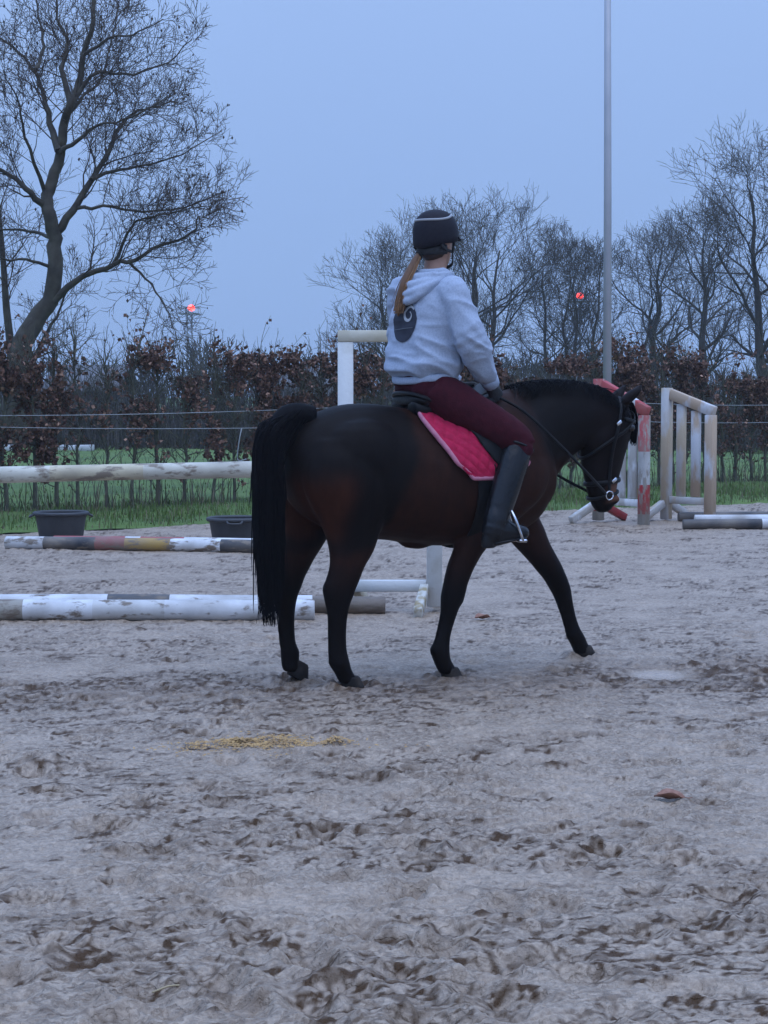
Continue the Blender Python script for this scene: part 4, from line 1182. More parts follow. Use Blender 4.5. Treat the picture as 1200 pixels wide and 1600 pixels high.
def coat(v):
    u, z = v[:, 0], v[:, 2]; av = np.abs(v[:, 1])
    jig = 0.03 * (noise3(v * 14, 8) - .5) + 0.05 * (noise3(v * 4, 9) - .5)
    def sm(x, a, b):
        t = np.clip((x - a) / (b - a), 0, 1); return (t * t * (3 - 2 * t))[:, None]
    black = np.array((0.0062, 0.0042, 0.0038)); brown = np.array((0.030, 0.0110, 0.0068)); red = np.array((0.054, 0.0165, 0.0085)); tan = np.array((0.19, 0.085, 0.05))
    c = np.repeat(brown[None], len(v), 0)
    bound = np.interp(z, (0.66, 0.75, 0.9, 1.1, 1.4), (-.40, -.33, -.23, -.15, -.13))
    rump = sm(bound - u + jig * 1.6, -0.05, 0.035) * sm(z + jig, 0.62, 0.72)
    c = c * (1 - rump) + black * 1.25 * rump
    th = sm(-(u + 0.46 + jig), 0.0, 0.14) * sm(z + jig, 0.66, 0.78) * (1 - sm(z + jig, 0.90, 1.08))
    c = c * (1 - th * .85) + red * th * .85
    leg = 1 - sm(z + jig * 2, 0.44, 0.72)
    c = c * (1 - leg) + black * leg
    nk = sm(u + jig * 2 + 0.35 * (z - 1.2), 0.50, 0.66) * sm(z + jig, .98, 1.12)
    c = c * (1 - nk) + black * 1.15 * nk
    hd = sm(u, 0.93, 1.0)
    c = c * (1 - hd) + (np.array((0.010, 0.0062, 0.006)))[None] * hd
    mz = hd * sm(u + jig, 1.07, 1.12) * sm(z + jig, .835, .86) * (1 - sm(z + jig, .93, .985))
    c = c * (1 - mz * .8) + tan * mz * .8
    nose = hd * (1 - sm(z + jig * .5, .825, .85))
    c = c * (1 - nose) + black * nose
    return c
M_coat = mat('horse_coat', (1, 1, 1), 0.75, 0.55, 26, 0.25, 160, attr=True, spec=0.07, stretch=(1, 1, .4), bdist=0.003)
horse = thing('horse', 'dark bay horse walking away to the right with a rider', 'horse', (HO[0], HO[1], 0), HTH)
hme = mesh_data('body', hv, hq, ht); set_col(hme, coat(hv))
link('body', hme, M_coat, horse)

# hooves
M_hoof = mat('hoof_horn', (0.016, 0.014, 0.013), (0.045, 0.036, 0.03), 0.8, 14, 0.3, spec=0.1)
def hoof(u, v, z, tilt=0.0):
    k = 20; a = np.arange(k) * 2 * math.pi / k
    rings = []
    for zz, sc, du in ((0.078, .80, -0.022), (0.070, .86, -0.018), (0.03, .96, -0.004), (0.0, 1.05, .006), (-.004, 1.0, .006)):
        x = np.cos(a); y = np.sin(a)
        x = np.where(x < 0, x * 0.82, x * 1.08)
        rings.append(np.stack([x * .060 * sc + du, y * .054 * sc, np.full(k, zz)], 1))
    vv, q, t = loft(rings)
    c, s = math.cos(tilt), math.sin(tilt)
    vv = vv @ np.array([[c, 0, s], [0, 1, 0], [-s, 0, c]]).T
    MB().add(vv + U(u, v, z), q, t).build('hoof', M_hoof, horse)
hoof(-.462, .160, -0.022); hoof(-.618, -.15, 0.022, 0.5); hoof(.100, .145, -0.02); hoof(1.098, -.146, -0.008, -0.06)

# eyes
M_eye = mat('horse_eye', (0.006, 0.004, 0.004), None, 0.08, 5, spec=0.6)
for s in (-1, 1):
    MB().add(*ell(U(1.213, s * .0945, 1.238), (.020, .012, .018))).build('eye', M_eye, horse)

# tail: dock plus falling hair
M_hair = mat('black_horse_hair', (0.004, 0.004, 0.005), (0.007, 0.0065, 0.008), 0.7, 40, spec=0.06, stretch=(1, 1, .1))
def hair_tail():
    rg = np.random.RandomState(4); mb = MB()
    mb.add(*tube(smooth_path([U(-.60, 0, 1.30), U(-.68, 0, 1.315), U(-.745, 0, 1.29), U(-.795, .005, 1.20), U(-.815, .01, 1.05), U(-.82, .01, .88)], 22), np.linspace(.056, .060, 22), 14))
    core = smooth_path([U(-.795, .005, 1.20), U(-.822, .01, 1.0), U(-.830, .01, .78), U(-.828, .01, .58), U(-.824, .01, .44)], 22)
    mb.add(*tube(core, np.interp(np.linspace(0, 1, 22), (0, .3, .7, .9, 1), (.052, .060, .056, .038, .012)), 16))
    for i in range(1300):
        t0 = rg.uniform(0, 1) ** 0.8
        st = smooth_path([U(-.62, 0, 1.335), U(-.70, 0, 1.335), U(-.765, 0, 1.29), U(-.805, 0, 1.2), U(-.825, 0, 1.08)], 40)[int(t0 * 39)]
        a = rg.uniform(0, 6.28); rr = rg.uniform(.02, .062)
        p = st + A(math.cos(a) * rr * .6, math.sin(a) * rr, 0.0)
        endz = rg.uniform(0.30, 0.62) if rg.rand() < .62 else rg.uniform(.6, .95)
        ax = math.cos(a) * rr * 1.15; ay = math.sin(a) * rr * 1.15
        cx = -.832 + rg.normal(0, .010)
        mid1 = A(min(st[0], -.80) * .5 + cx * .5 + ax * .9 - .012, ay - .01, min(p[2] - .06, 1.13 + rg.uniform(-.1, .1)))
        mid2 = A(cx + ax, ay - .012 + rg.normal(0, .006), (mid1[2] + endz) / 2)
        fl = .35 + .65 * min(1, (endz - .28) / .4); end = A(cx + ax * fl + rg.normal(0, .016), ay * fl - .012 + rg.normal(0, .016), endz)
        P = smooth_path([p, mid1, mid2, end], 13)
        mb.add(*tube(P, np.interp(np.linspace(0, 1, 13), (0, .3, .8, 1), (.003, .0042, .0036, .001)), 3, cap=False)[:2])
    return mb.build('tail', M_hair, horse)
hair_tail()
def mane():
    rg = np.random.RandomState(14); mb = MB()
    crest = np.array([(s[0], s[1]) for s in neck if s[0] > 0.50])
    for i in range(1900):
        t = rg.uniform(0, 1) * (len(crest) - 1.001); k = int(t); c = crest[k] + (crest[k + 1] - crest[k]) * (t - k)
        v0 = rg.uniform(-.014, .014)
        p = U(c[0], v0, c[1] - .022)
        side = -1 if rg.rand() < 0.86 else 1          # most of it falls to the far side
        L = rg.uniform(.10, .2) if side < 0 else rg.uniform(.03, .08)
        lift = rg.uniform(.0, .012)
        P = smooth_path([p, U(c[0] + rg.normal(0, .01), v0 + side * .022, c[1] + lift), U(c[0] + rg.normal(0, .02), side * (.05 + .02 * rg.rand()), c[1] - L * .35), U(c[0] - .02 + rg.normal(0, .02), side * (.085 + .03 * rg.rand()), c[1] - L)], 9)
        mb.add(*tube(P, np.linspace(.0040, .001, 9), 3, cap=False)[:2])
    for i in range(90):                                # forelock
        v0 = rg.uniform(-.03, .03)
        P = smooth_path([U(1.19, v0 * .6, 1.385), U(1.262, v0, 1.372), U(1.292, v0 * 1.3, 1.28), U(1.284, v0 * 1.4, 1.17 + rg.uniform(-.03, .05))], 9)
        mb.add(*tube(P, np.linspace(.006, .002, 9), 4, cap=False)[:2])
    return mb.build('mane', M_hair, horse)
mane()

# ------------------------------------------------------------------ tack
M_leather = mat('black_leather', (0.006, 0.006, 0.007), (0.011, 0.0105, 0.011), 0.42, 14, 0.15, 90, spec=0.15)
M_silver = mat('polished_steel', (0.62, 0.63, 0.66), (0.5, 0.5, 0.52), 0.22, 20, metal=1.0)
_tv, _tq, _tt = parts[0]
trunk_bvh = BVHTree.FromPolygons([tuple(p) for p in _tv], [tuple(int(i) for i in p) for p in _tq] + [tuple(int(i) for i in p) for p in _tt])
def hit(u, ang, zc=1.02, out=0.0, bvh=None):
    """point on the horse's barrel at station u, angle ang (0 = right side, 90 = back), pushed out"""
    d = A(0, -math.cos(ang), math.sin(ang))
    o = A(u, 0, zc) + d * 0.9
    loc, nor, idx, dist = (bvh or horse_bvh).ray_cast(Vector(o), Vector(-d), 1.5)
    if loc is None: return A(u, 0, zc) + d * (0.3 + out)
    n = np.array(nor); n = n if n @ d > 0 else -n
    return np.array(loc) + (n * 0.4 + d * 0.6) * out
bridle = thing('bridle', 'black leather bridle with small steel fittings on the horse head', 'bridle', (HO[0], HO[1], 0), HTH)
def strap_ring(z, name, r=0.011, tilt=0.0, sc=1.05, part=(0, 2 * math.pi)):
    P = []
    for a in np.linspace(part[0], part[1], 40):
        zz = z + tilt * math.cos(a)
        f, b, w = head_at(zz); c = (f + b) / 2; h = (f - b) / 2
        x, y = math.cos(a), math.sin(a)
        P.append(U(c + h * sc * math.copysign(abs(x) ** .9, x), w * (sc + .06) * math.copysign(abs(y) ** .9, y), zz))
    return MB().add(*tube(P, r, 8, flat=0.45, ref=(0, 0, 1))).build(name, M_leather, bridle)
strap_ring(0.955, 'noseband', .013, 0.012)
strap_ring(0.885, 'flash_strap', .009, 0.02)
strap_ring(1.285, 'browband', .010, -0.02, 1.05, (-1.5, 1.5))
strap_ring(1.20, 'throat_strap', .009, 0.12, 1.06)
for s in (-1, 1):
    P = [U(1.17, s * .045, 1.40)]
    for z, f in ((1.345, .40), (1.27, .42), (1.20, .44), (1.10, .46), (1.0, .48), (.93, .5), (.895, .46)):
        fr, bk, w = head_at(z); P.append(U(bk + (fr - bk) * f, s * (w * 1.06 + .006), z))
    MB().add(*tube(smooth_path(P, 30), .010, 8, flat=.5, ref=(1, 0, 0))).build('cheekpiece', M_leather, bridle)
    fr, bk, w = head_at(.885)
    c = U(bk + (fr - bk) * .45, s * (w * 1.08 + .010), .885); a = np.linspace(0, 2 * math.pi, 24)
    MB().add(*tube(np.stack([c[0] + .022 * np.cos(a), np.full(24, c[1]), c[2] + .022 * np.sin(a)], 1), .0045, 6)).build('bit_ring', M_silver, bridle)
    fr, bk, w = head_at(.965)
    for zc, uu in ((.962, .62), (1.262, .40)):
        fr, bk, w = head_at(zc); cc = U(bk + (fr - bk) * uu, s * (w * 1.09 + .012), zc)
        MB().add(*beam(cc + A(-.012, 0, -.008), cc + A(.014, 0, .012), .018, .006, up=(0, 1, 0), bev=.001)).build('buckle', M_silver, bridle)
    # reins from the bit to the hand
    hnd = U(.375, s * .11, 1.405)
    MB().add(*tube(smooth_path([c + A(-.02, 0, .01), U(.90, s * .165, 1.00), U(.68, s * .205, 1.17), U(.50, s * .175, 1.325), hnd], 30), .0085, 6, flat=.4)).build('rein', M_leather, bridle)

pad_u = lambda t: (np.interp(t, (0, .15, .28, .42, .6, .8, .92, 1.0), (-.05, -.06, -.085, -.070, -.030, .025, .055, .10)), np.interp(t, (0, .3, .6, .8, .93, 1.0), (.30, .345, .43, .47, .465, .42)))
def ang_for(z, u):
    """angle (from the right side) at which the barrel surface stands at height z"""
    lo, hi = R(-30), R(90)
    for _ in range(22):
        m = (lo + hi) / 2
        if hit(u, m)[2] < z: lo = m
        else: hi = m
    return (lo + hi) / 2
M_pad = mat('raspberry_quilt', (0.46, 0.016, 0.062), (0.36, 0.012, 0.05), 0.85, 40, 0.3, 120, spec=0.2)
M_edge = mat('pink_piping', (0.50, 0.18, 0.24), (0.42, 0.14, 0.2), 0.8, 40)
pad = thing('saddle_pad', 'raspberry red quilted saddle pad with pale pink edging', 'saddle pad', (HO[0], HO[1], 0), HTH)
def build_pad():
    ns, nt = 66, 52
    G = np.zeros((2 * nt - 1, ns, 3)); Dq = np.zeros_like(G); ab = ang_for(1.005, .25)
    for j in range(nt):
        t = j / (nt - 1); th = R(90) + (ab - R(90)) * t
        u0, u1 = pad_u(t)
        for i in range(ns):
            s = i / (ns - 1); u = u0 + (u1 - u0) * s
            # rounded lower hem
            th2 = th + (R(7) * max(0, (s - .9) / .1) ** 2 + R(5) * max(0, (.06 - s) / .06) ** 2) * (t > .9)
            q = abs(math.sin((s * 7 + t * 6) * math.pi)) * abs(math.sin((s * 7 - t * 6) * math.pi))
            for sd in (1, -1):
                a = th2 if sd > 0 else math.pi - th2
                G[nt - 1 + sd * j, i] = hit(u, a, 1.02, 0.020); Dq[nt - 1 + sd * j, i] = A(0, -math.cos(a), math.sin(a)) * 0.010 * min(1, q * 1.8) ** .6 * min(1, i / 5, (ns - 1 - i) / 5, (nt - 1 - j) / 5)
    # the cloth spans the hollows
    for _ in range(2):
        for e_ in (0, -1):
            for _k in range(4): G[1:-1, e_] = .5 * G[1:-1, e_] + .25 * (G[:-2, e_] + G[2:, e_]); G[e_, 1:-1] = .5 * G[e_, 1:-1] + .25 * (G[e_, :-2] + G[e_, 2:])
        G[1:-1, 1:-1] = .5 * G[1:-1, 1:-1] + .125 * (G[:-2, 1:-1] + G[2:, 1:-1] + G[1:-1, :-2] + G[1:-1, 2:])
    G = G + Dq
    m, n = G.shape[:2]
    q = ring_faces(m, n).reshape(m - 1, n, 4)[:, :-1].reshape(-1, 4)
    o = MB().add(G.reshape(-1, 3), q).build('quilt', M_pad, pad)
    sm = o.modifiers.new('t', 'SOLIDIFY'); sm.thickness = 0.012; sm.offset = 0.0
    loop = np.concatenate([G[:, 0], G[-1, 1:], G[::-1, -1][1:], G[0, ::-1][1:]])
    MB().add(*tube(loop, .0125, 8, flat=.75, ref=(0, 0.2, 1))).build('edging', M_edge, pad)
build_pad()

saddle = thing('saddle', 'black leather saddle under the rider', 'saddle', (HO[0], HO[1], 0), HTH)
def build_saddle():
    sec = resample([  # u, top z, half width, bottom z
        (-.105, 1.385, .06, 1.365), (-.090, 1.418, .135, 1.352), (-.04, 1.408, .165, 1.345), (.03, 1.388, .165, 1.345), (.12, 1.376, .150, 1.345), (.22, 1.388, .125, 1.355), (.31, 1.43, .10, 1.38), (.37, 1.475, .075, 1.42), (.395, 1.478, .04, 1.43)], 30)
    rings = []
    for s in sec:
        rings.append(ring_tb((s[0], s[1]), (s[0], s[3]), s[2], 24, 2.4, 0.12))
    seat = loft(rings)
    panels = [loft([ring_tb((u, z0), (u, z0 - h), w, 16, 2.2, 0, v0=sd * .085) for u, z0, h, w in resample([(-.10, 1.375, .03, .03), (-.075, 1.378, .075, .060), (.05, 1.368, .07, .065), (.2, 1.375, .08, .06), (.34, 1.42, .09, .05), (.37, 1.42, .05, .02)], 16)]) for sd in (1, -1)]
    v, q, t, n = remesh([seat], .010, 3)
    MB().add(v, q, t).build('seat', M_leather, saddle)
    for p in panels: MB().add(*p).build('panel', M_leather, saddle)
    P = smooth_path([U(.02, .168, 1.365), U(-.055, .155, 1.392), U(-.098, .09, 1.412), U(-.108, 0, 1.418), U(-.098, -.09, 1.412), U(-.055, -.155, 1.392), U(.02, -.168, 1.365)], 30)
    MB().add(*tube(P, .012, 8)).build('cantle_roll', M_leather, saddle)
    for sd in (1, -1):
        ns, nt = 22, 18; G = np.zeros((nt, ns, 3))
        a0, a1 = R(62), ang_for(1.05, .25)
        for j in range(nt):
            t = j / (nt - 1)
            u0 = np.interp(t, (0, .3, .7, .9, 1), (.05, .13, .19, .24, .28)); u1 = np.interp(t, (0, .3, .6, .9, 1), (.36, .42, .44, .41, .34))
            for i in range(ns):
                u = u0 + (u1 - u0) * i / (ns - 1); a = a0 + (a1 - a0) * t
                G[j, i] = hit(u, a if sd > 0 else math.pi - a, 1.02, .040)
        q = ring_faces(nt, ns).reshape(nt - 1, ns, 4)[:, :-1].reshape(-1, 4)
        o = MB().add(G.reshape(-1, 3), q).build('flap', M_leather, saddle)
        sm = o.modifiers.new('t', 'SOLIDIFY'); sm.thickness = 0.010; sm.offset = 0
    P = [hit(.20, a, 1.0, .008, trunk_bvh) for a in np.linspace(R(25), R(-205), 60)]
    MB().add(*tube(P, .042, 10, flat=.16, ref=(1, 0, 0))).build('girth', M_leather, saddle)
    for sd in (1, -1):
        foot = U(.345, sd * .385, .70)
        top = foot + U(-.055, -.012 * sd, .155)
        MB().add(*tube(smooth_path([U(.24, sd * .27, 1.22), U(.25, sd * .325, 1.0), top + A(0, 0, .012)], 14), .012, 8, flat=.3, ref=(0, 1, 0))).build('stirrup_leather', M_leather, saddle)
        # iron: arch in a plane across the foot, tread below
        ax = A(.30, 1.0, 0); ax /= np.linalg.norm(ax); upv = (top - foot) / np.linalg.norm(top - foot)
        H = np.linalg.norm(top - foot); P = []
        for a in np.linspace(0, math.pi, 22):
            P.append(foot + ax * .060 * math.cos(a) * (1 + .12 * math.sin(2 * a) ** 2) + upv * H * math.sin(a) ** .75)
        MB().add(*tube(P, .0075, 8)).build('stirrup_iron', M_silver, saddle)
        MB().add(*beam(foot - ax * .066, foot + ax * .066, .042, .016, bev=.004)).build('stirrup_tread', M_silver, saddle)
build_saddle()
# ------------------------------------------------------------------ rider
PB = A(0.02, 0, 1.36)                                  # where the rider sits, in the horse's frame
_c, _s = math.cos(HTH), math.sin(HTH)
person = thing('person', 'rider in grey hoodie, maroon breeches, tall boots and dark helmet', 'person', (HO[0] + _c * PB[0], HO[1] + _s * PB[0], PB[2]), HTH)
def pbuild(mb, name, m, parent=None, smooth=True):
    return mb.build(name, m, parent or person, smooth, off=PB)
PH = R(13)                                              # the trunk is turned a little to the left of the horse
tf = U(math.cos(PH), -math.sin(PH), 0); tr = U(math.sin(PH), math.cos(PH), 0)   # facing, right-hand side
def torso_ring(u, v, z, a, b, k=28, pw=2.3, tilt=0.0):
    t = np.arange(k) * 2 * math.pi / k
    c, s = np.cos(t), np.sin(t)
    x = np.sign(c) * np.abs(c) ** (2 / pw); y = np.sign(s) * np.abs(s) ** (2 / pw)
    return U(u, v, z) + (x * b)[:, None] * tf + (y * a)[:, None] * tr + (x * tilt)[:, None] * A(0, 0, 1)
SH_R = U(.085, .168, 1.905); SH_L = U(.005, -.178, 1.925)
EL_R = U(.150, .252, 1.660); EL_L = U(.06, -.262, 1.675)
WR_R = U(.315, .155, 1.468); WR_L = U(.285, -.150, 1.475)
HD_R = U(.365, .118, 1.412); HD_L = U(.350, -.112, 1.42)
HIP = {1: U(.015, .105, 1.43), -1: U(.015, -.105, 1.43)}
KN = {1: U(.385, .300, 1.178), -1: U(.385, -.300, 1.178)}
AN = {1: U(.205, .375, .775), -1: U(.205, -.375, .775)}

# skin: the whole body as one figure under the clothes
body = [loft([torso_ring(*s) for s in resample([(.06, 0, 1.405, .07, .06), (.035, 0, 1.45, .12, .095), (.03, 0, 1.58, .13, .10), (.04, 0, 1.75, .15, .105), (.05, 0, 1.88, .15, .09), (.065, 0, 1.955, .09, .07), (.075, 0, 1.985, .058, .058), (.085, 0, 2.05, .053, .055), (.09, 0, 2.09, .052, .055)], 26)])]
for a, b, c, d in ((SH_R, EL_R, WR_R, HD_R), (SH_L, EL_L, WR_L, HD_L)):
    body.append(tube(smooth_path([a, (a + b) / 2, b, (b + c) / 2, c, c + (d - c) * .35], 22), np.interp(np.linspace(0, 1, 22), (0, .4, .6, .8, 1), (.052, .042, .040, .026, .019)), 12))
for s in (1, -1):
    body.append(tube(smooth_path([HIP[s], (HIP[s] + KN[s]) / 2, KN[s], KN[s] + (AN[s] - KN[s]) * .35, AN[s]], 24), np.interp(np.linspace(0, 1, 24), (0, .25, .5, .65, 1), (.075, .080, .058, .060, .036)), 14))
    body.append(tube([AN[s], AN[s] + A(.05, 0, -.05), AN[s] + A(.15, 0, -.055)], [.036, .038, .028], 12))
# head, looking the way the horse goes
hc = U(.088, .0, 2.165)
hf = U(1, 0, 0); hr = U(0, 1, 0)
hring = []
HYAW = R(24)
_cy, _sy = math.cos(HYAW), math.sin(HYAW)
YM = np.array([[_cy, -_sy, 0], [_sy, _cy, 0], [0, 0, 1]])
def turn(v): return (np.asarray(v) - hc) @ YM.T + hc
head_from = len(body)
for z, f, b, w in ((-.118, .072, -.01, .030), (-.10, .084, -.045, .050), (-.06, .090, -.068, .064), (-.02, .092, -.085, .072), (.03, .094, -.094, .077), (.08, .085, -.085, .070), (.11, .05, -.05, .045), (.118, .02, -.02, .02)):
    hring.append(ring_tb((hc[0] + f, hc[2] + z), (hc[0] + b, hc[2] + z), w, 24, 2.1, .1))
body.append(loft(hring))
body.append(tube([hc + A(.088, 0, .012), hc + A(.108, 0, -.022), hc + A(.094, 0, -.03)], [.010, .015, .012], 10))      # nose
body.append(ell(hc + A(.088, 0, -.062), (.012, .024, .006)))                                                            # lips
for s in (1, -1):
    body.append(ell(hc + A(-.005, -s * .078, -.012), (.019, .008, .032)))                                               # ears
    body.append(ell(hc + A(.088, -s * .034, .028), (.010, .020, .006)))                                                 # brow
body[head_from:] = [(turn(p[0]),) + tuple(p[1:]) for p in body[head_from:]]
bv, bq, bt, bn = remesh(body, .0105, 3)
M_skin = mat('skin', (0.42, 0.235, 0.165), (0.36, 0.19, 0.13), 0.55, 18, 0.1, 80)
pbuild(MB().add(bv, bq, bt), 'body', M_skin)
M_eyew = mat('eye_white', (0.6, 0.58, 0.56), None, 0.2, 5)
for s in (1, -1):
    ey = ell(hc + A(.082, -s * .033, .012), (.012, .012, .009), 10, 6); pbuild(MB().add(turn(ey[0]), *ey[1:]), 'eye', M_eyew)

# hoodie
M_hood = mat('grey_marl_jersey', (0.375, 0.425, 0.52), (0.31, 0.355, 0.44), 0.92, 120, 0.10, 300, spec=0.2, bdist=0.003)
hp = [loft([torso_ring(*s) for s in resample([(.030, 0, 1.488, .165, .135), (.025, 0, 1.505, .178, .145), (.020, 0, 1.545, .202, .166), (.022, 0, 1.60, .200, .160), (.030, 0, 1.70, .196, .148), (.038, 0, 1.80, .200, .142), (.045, 0, 1.88, .192, .128), (.055, 0, 1.94, .150, .108), (.068, 0, 1.985, .088, .085), (.078, 0, 2.02, .068, .072)], 34)])]
for a, b, c in ((SH_R, EL_R, WR_R), (SH_L, EL_L, WR_L)):
    dd = (c - b) / np.linalg.norm(c - b)
    hp.append(tube(smooth_path([a + (a - b) * .05 + (A(.05, 0, 1.88) - a) * .25, a, (a + b) / 2, b, (b + c) / 2, c - dd * .02], 26), np.interp(np.linspace(0, 1, 26), (0, .2, .42, .62, .85, .95, 1), (.070, .084, .080, .077, .062, .052, .040)), 16))
neckc = A(.072, 0, 1.985)
col_p = [neckc + tf * (.080 * math.cos(a)) + tr * (.084 * math.sin(a)) + A(0, 0, .022 - .06 * (math.cos(a) > 0) * math.cos(a)) for a in np.linspace(0, 2 * math.pi, 30)]
hp.append(tube(col_p, .026, 10))
vv, qq, tt, nn = remesh(hp, .0085, 3)
def wrinkle(v):
    f = v.copy()
    w = np.abs(2 * noise3(np.stack([f[:, 0] * 6, f[:, 1] * 6, f[:, 2] * 16 + f[:, 0] * 7], 1), 5) - 1)
    w2 = np.abs(2 * noise3(np.stack([f[:, 0] * 12 + f[:, 2] * 8, f[:, 1] * 12 - f[:, 2] * 8, f[:, 2] * 22], 1), 6) - 1)
    return (0.021 * (0.5 - w ** .7) + 0.010 * (0.5 - w2 ** .7))
vv = vv + nn * (wrinkle(vv) * np.clip(1.15 - (vv[:, 2] - 1.5) * .9, .45, 1.1))[:, None]
hood_bvh = BVHTree.FromPolygons([tuple(p) for p in vv], [tuple(int(i) for i in p) for p in qq] + [tuple(int(i) for i in p) for p in tt])
hoodie = pbuild(MB().add(vv, qq, tt), 'hoodie', M_hood)
hd_parts = []
for (w0, zlow, out_, r) in ((.086, .000, .022, .024), (.104, -.040, .030, .024), (.116, -.082, .030, .022), (.108, -.118, .022, .020)):
    P = []
    for x in np.linspace(-1, 1, 22):
        zt = neckc[2] + .030 - .006 * abs(x) + (zlow - .03) * (1 - x * x) ** .8
        o = neckc + tr * (w0 * math.sin(x * 1.45)) - tf * .6; o[2] = min(zt, 2.012)
        loc, nor, i_, d_ = hood_bvh.ray_cast(Vector(o), Vector(tf), 1.0)
        b_ = np.array(loc) if loc is not None else neckc + tr * (w0 * math.sin(x * 1.45)) - tf * .06 + A(0, 0, zt - neckc[2])
        b_[2] = zt
        P.append(b_ - tf * out_ * (1 - .55 * x * x))
    hd_parts.append(tube(smooth_path(P, 30), r * np.interp(np.linspace(-1, 1, 30), (-1, -.6, 0, .6, 1), (.75, 1, 1.1, 1, .75)), 12))
    hd_parts.append(tube(smooth_path([p + tf * .03 + A(0, 0, .004) for p in P], 30), r * 1.1, 10))
hv5, hq5, ht5, hn5 = remesh(hd_parts, .006, 2)
pbuild(MB().add(hv5, hq5, ht5), 'hood', M_hood, hoodie)
P = []
for a in np.linspace(0, 2 * math.pi, 40):
    P.append(A(.028, 0, 1.487) + tf * .142 * math.cos(a) + tr * .174 * math.sin(a) + A(0, 0, -.010 * math.cos(2 * a)))
pbuild(MB().add(*tube(P, .019, 10, flat=.55, ref=(0, 0, 1))), 'hem_band', M_hood, hoodie)
for b, c in ((EL_R, WR_R), (EL_L, WR_L)):
    dd = (c - b) / np.linalg.norm(c - b)
    pbuild(MB().add(*tube([c - dd * .045, c - dd * .02, c + dd * .012, c + dd * .016], [.044, .047, .043, .030], 16)), 'cuff', M_hood, hoodie)

# back print
M_navy = mat('navy_print', (0.012, 0.014, 0.028), (0.018, 0.020, 0.034), 0.7, 40)
M_pale2 = mat('pale_print', (0.42, 0.43, 0.45), (0.34, 0.35, 0.37), 0.8, 60)
PC = A(.03, 0, 1.775)
def on_back(s, dz, out):
    o = PC + tr * s + A(0, 0, dz) - tf * 0.6
    loc, nor, i, d = hood_bvh.ray_cast(Vector(o), Vector(tf), 1.0)
    p = np.array(loc) if loc is not None else PC + tr * s + A(0, 0, dz) - tf * .15
    return p - tf * out
def print_patch(fn, nr, na, out, name, m, parent):
    v = []
    for i in range(nr):
        for j in range(na):
            s, z = fn(i / (nr - 1), j / (na - 1)); v.append(on_back(s, z, out))
    q = ring_faces(nr, na).reshape(nr - 1, na, 4)[:, :-1].reshape(-1, 4)
    return pbuild(MB().add(v, q), name, m, parent)
pr = print_patch(lambda r, a: (.086 * r * math.cos(6.2832 * a), -.008 + .100 * r * math.sin(6.2832 * a)), 9, 41, .003, 'back_print', M_navy, hoodie)
def swirl(i, j):
    a = 0.6 + 6.9 * j; r = .040 - .026 * j; w = .0055 * math.sin(math.pi * min(1, .12 + j)) + .002
    return (.034 + (r + (i - .5) * 2 * w) * math.cos(a), .026 + (r + (i - .5) * 2 * w) * 1.1 * math.sin(a))
print_patch(swirl, 3, 60, .0055, 'print_swirl', M_pale2, hoodie)
print_patch(lambda i, j: (-.07 + .14 * j, -.045 + .004 * (i - .5) + .008 * j), 2, 16, .005, 'print_line', mat('dull_print', (0.10, 0.11, 0.13), None, .8, 10), hoodie)

# breeches
M_br = mat('maroon_breeches', (0.050, 0.0075, 0.013), (0.036, 0.0055, 0.010), 0.9, 30, 0.2, 140, spec=0.12)
bp_ = [loft([torso_ring(*s) for s in resample([(.06, 0, 1.385, .09, .08), (.045, 0, 1.41, .140, .115), (.032, 0, 1.445, .168, .135), (.026, 0, 1.49, .168, .135), (.026, 0, 1.53, .158, .130), (.028, 0, 1.56, .15, .12)], 16)])]
for s in (1, -1):
    bp_.append(tube(smooth_path([HIP[s] + A(.0, 0, .012), HIP[s] + (KN[s] - HIP[s]) * .25, HIP[s] + (KN[s] - HIP[s]) * .6, KN[s], KN[s] + (AN[s] - KN[s]) * .16], 26), np.interp(np.linspace(0, 1, 26), (0, .25, .5, .8, 1), (.095, .112, .104, .078, .062)), 18))
    bp_.append(ell(HIP[s] + A(-.022, s * .02, .012), (.085, .080, .075)))
v2, q2, t2, n2 = remesh(bp_, .010, 5)
w = np.abs(2 * noise3(v2 * A(9, 9, 13), 15) - 1)
v2 = v2 + n2 * (.008 * (.5 - w))[:, None]
pbuild(MB().add(v2, q2, t2), 'breeches', M_br)

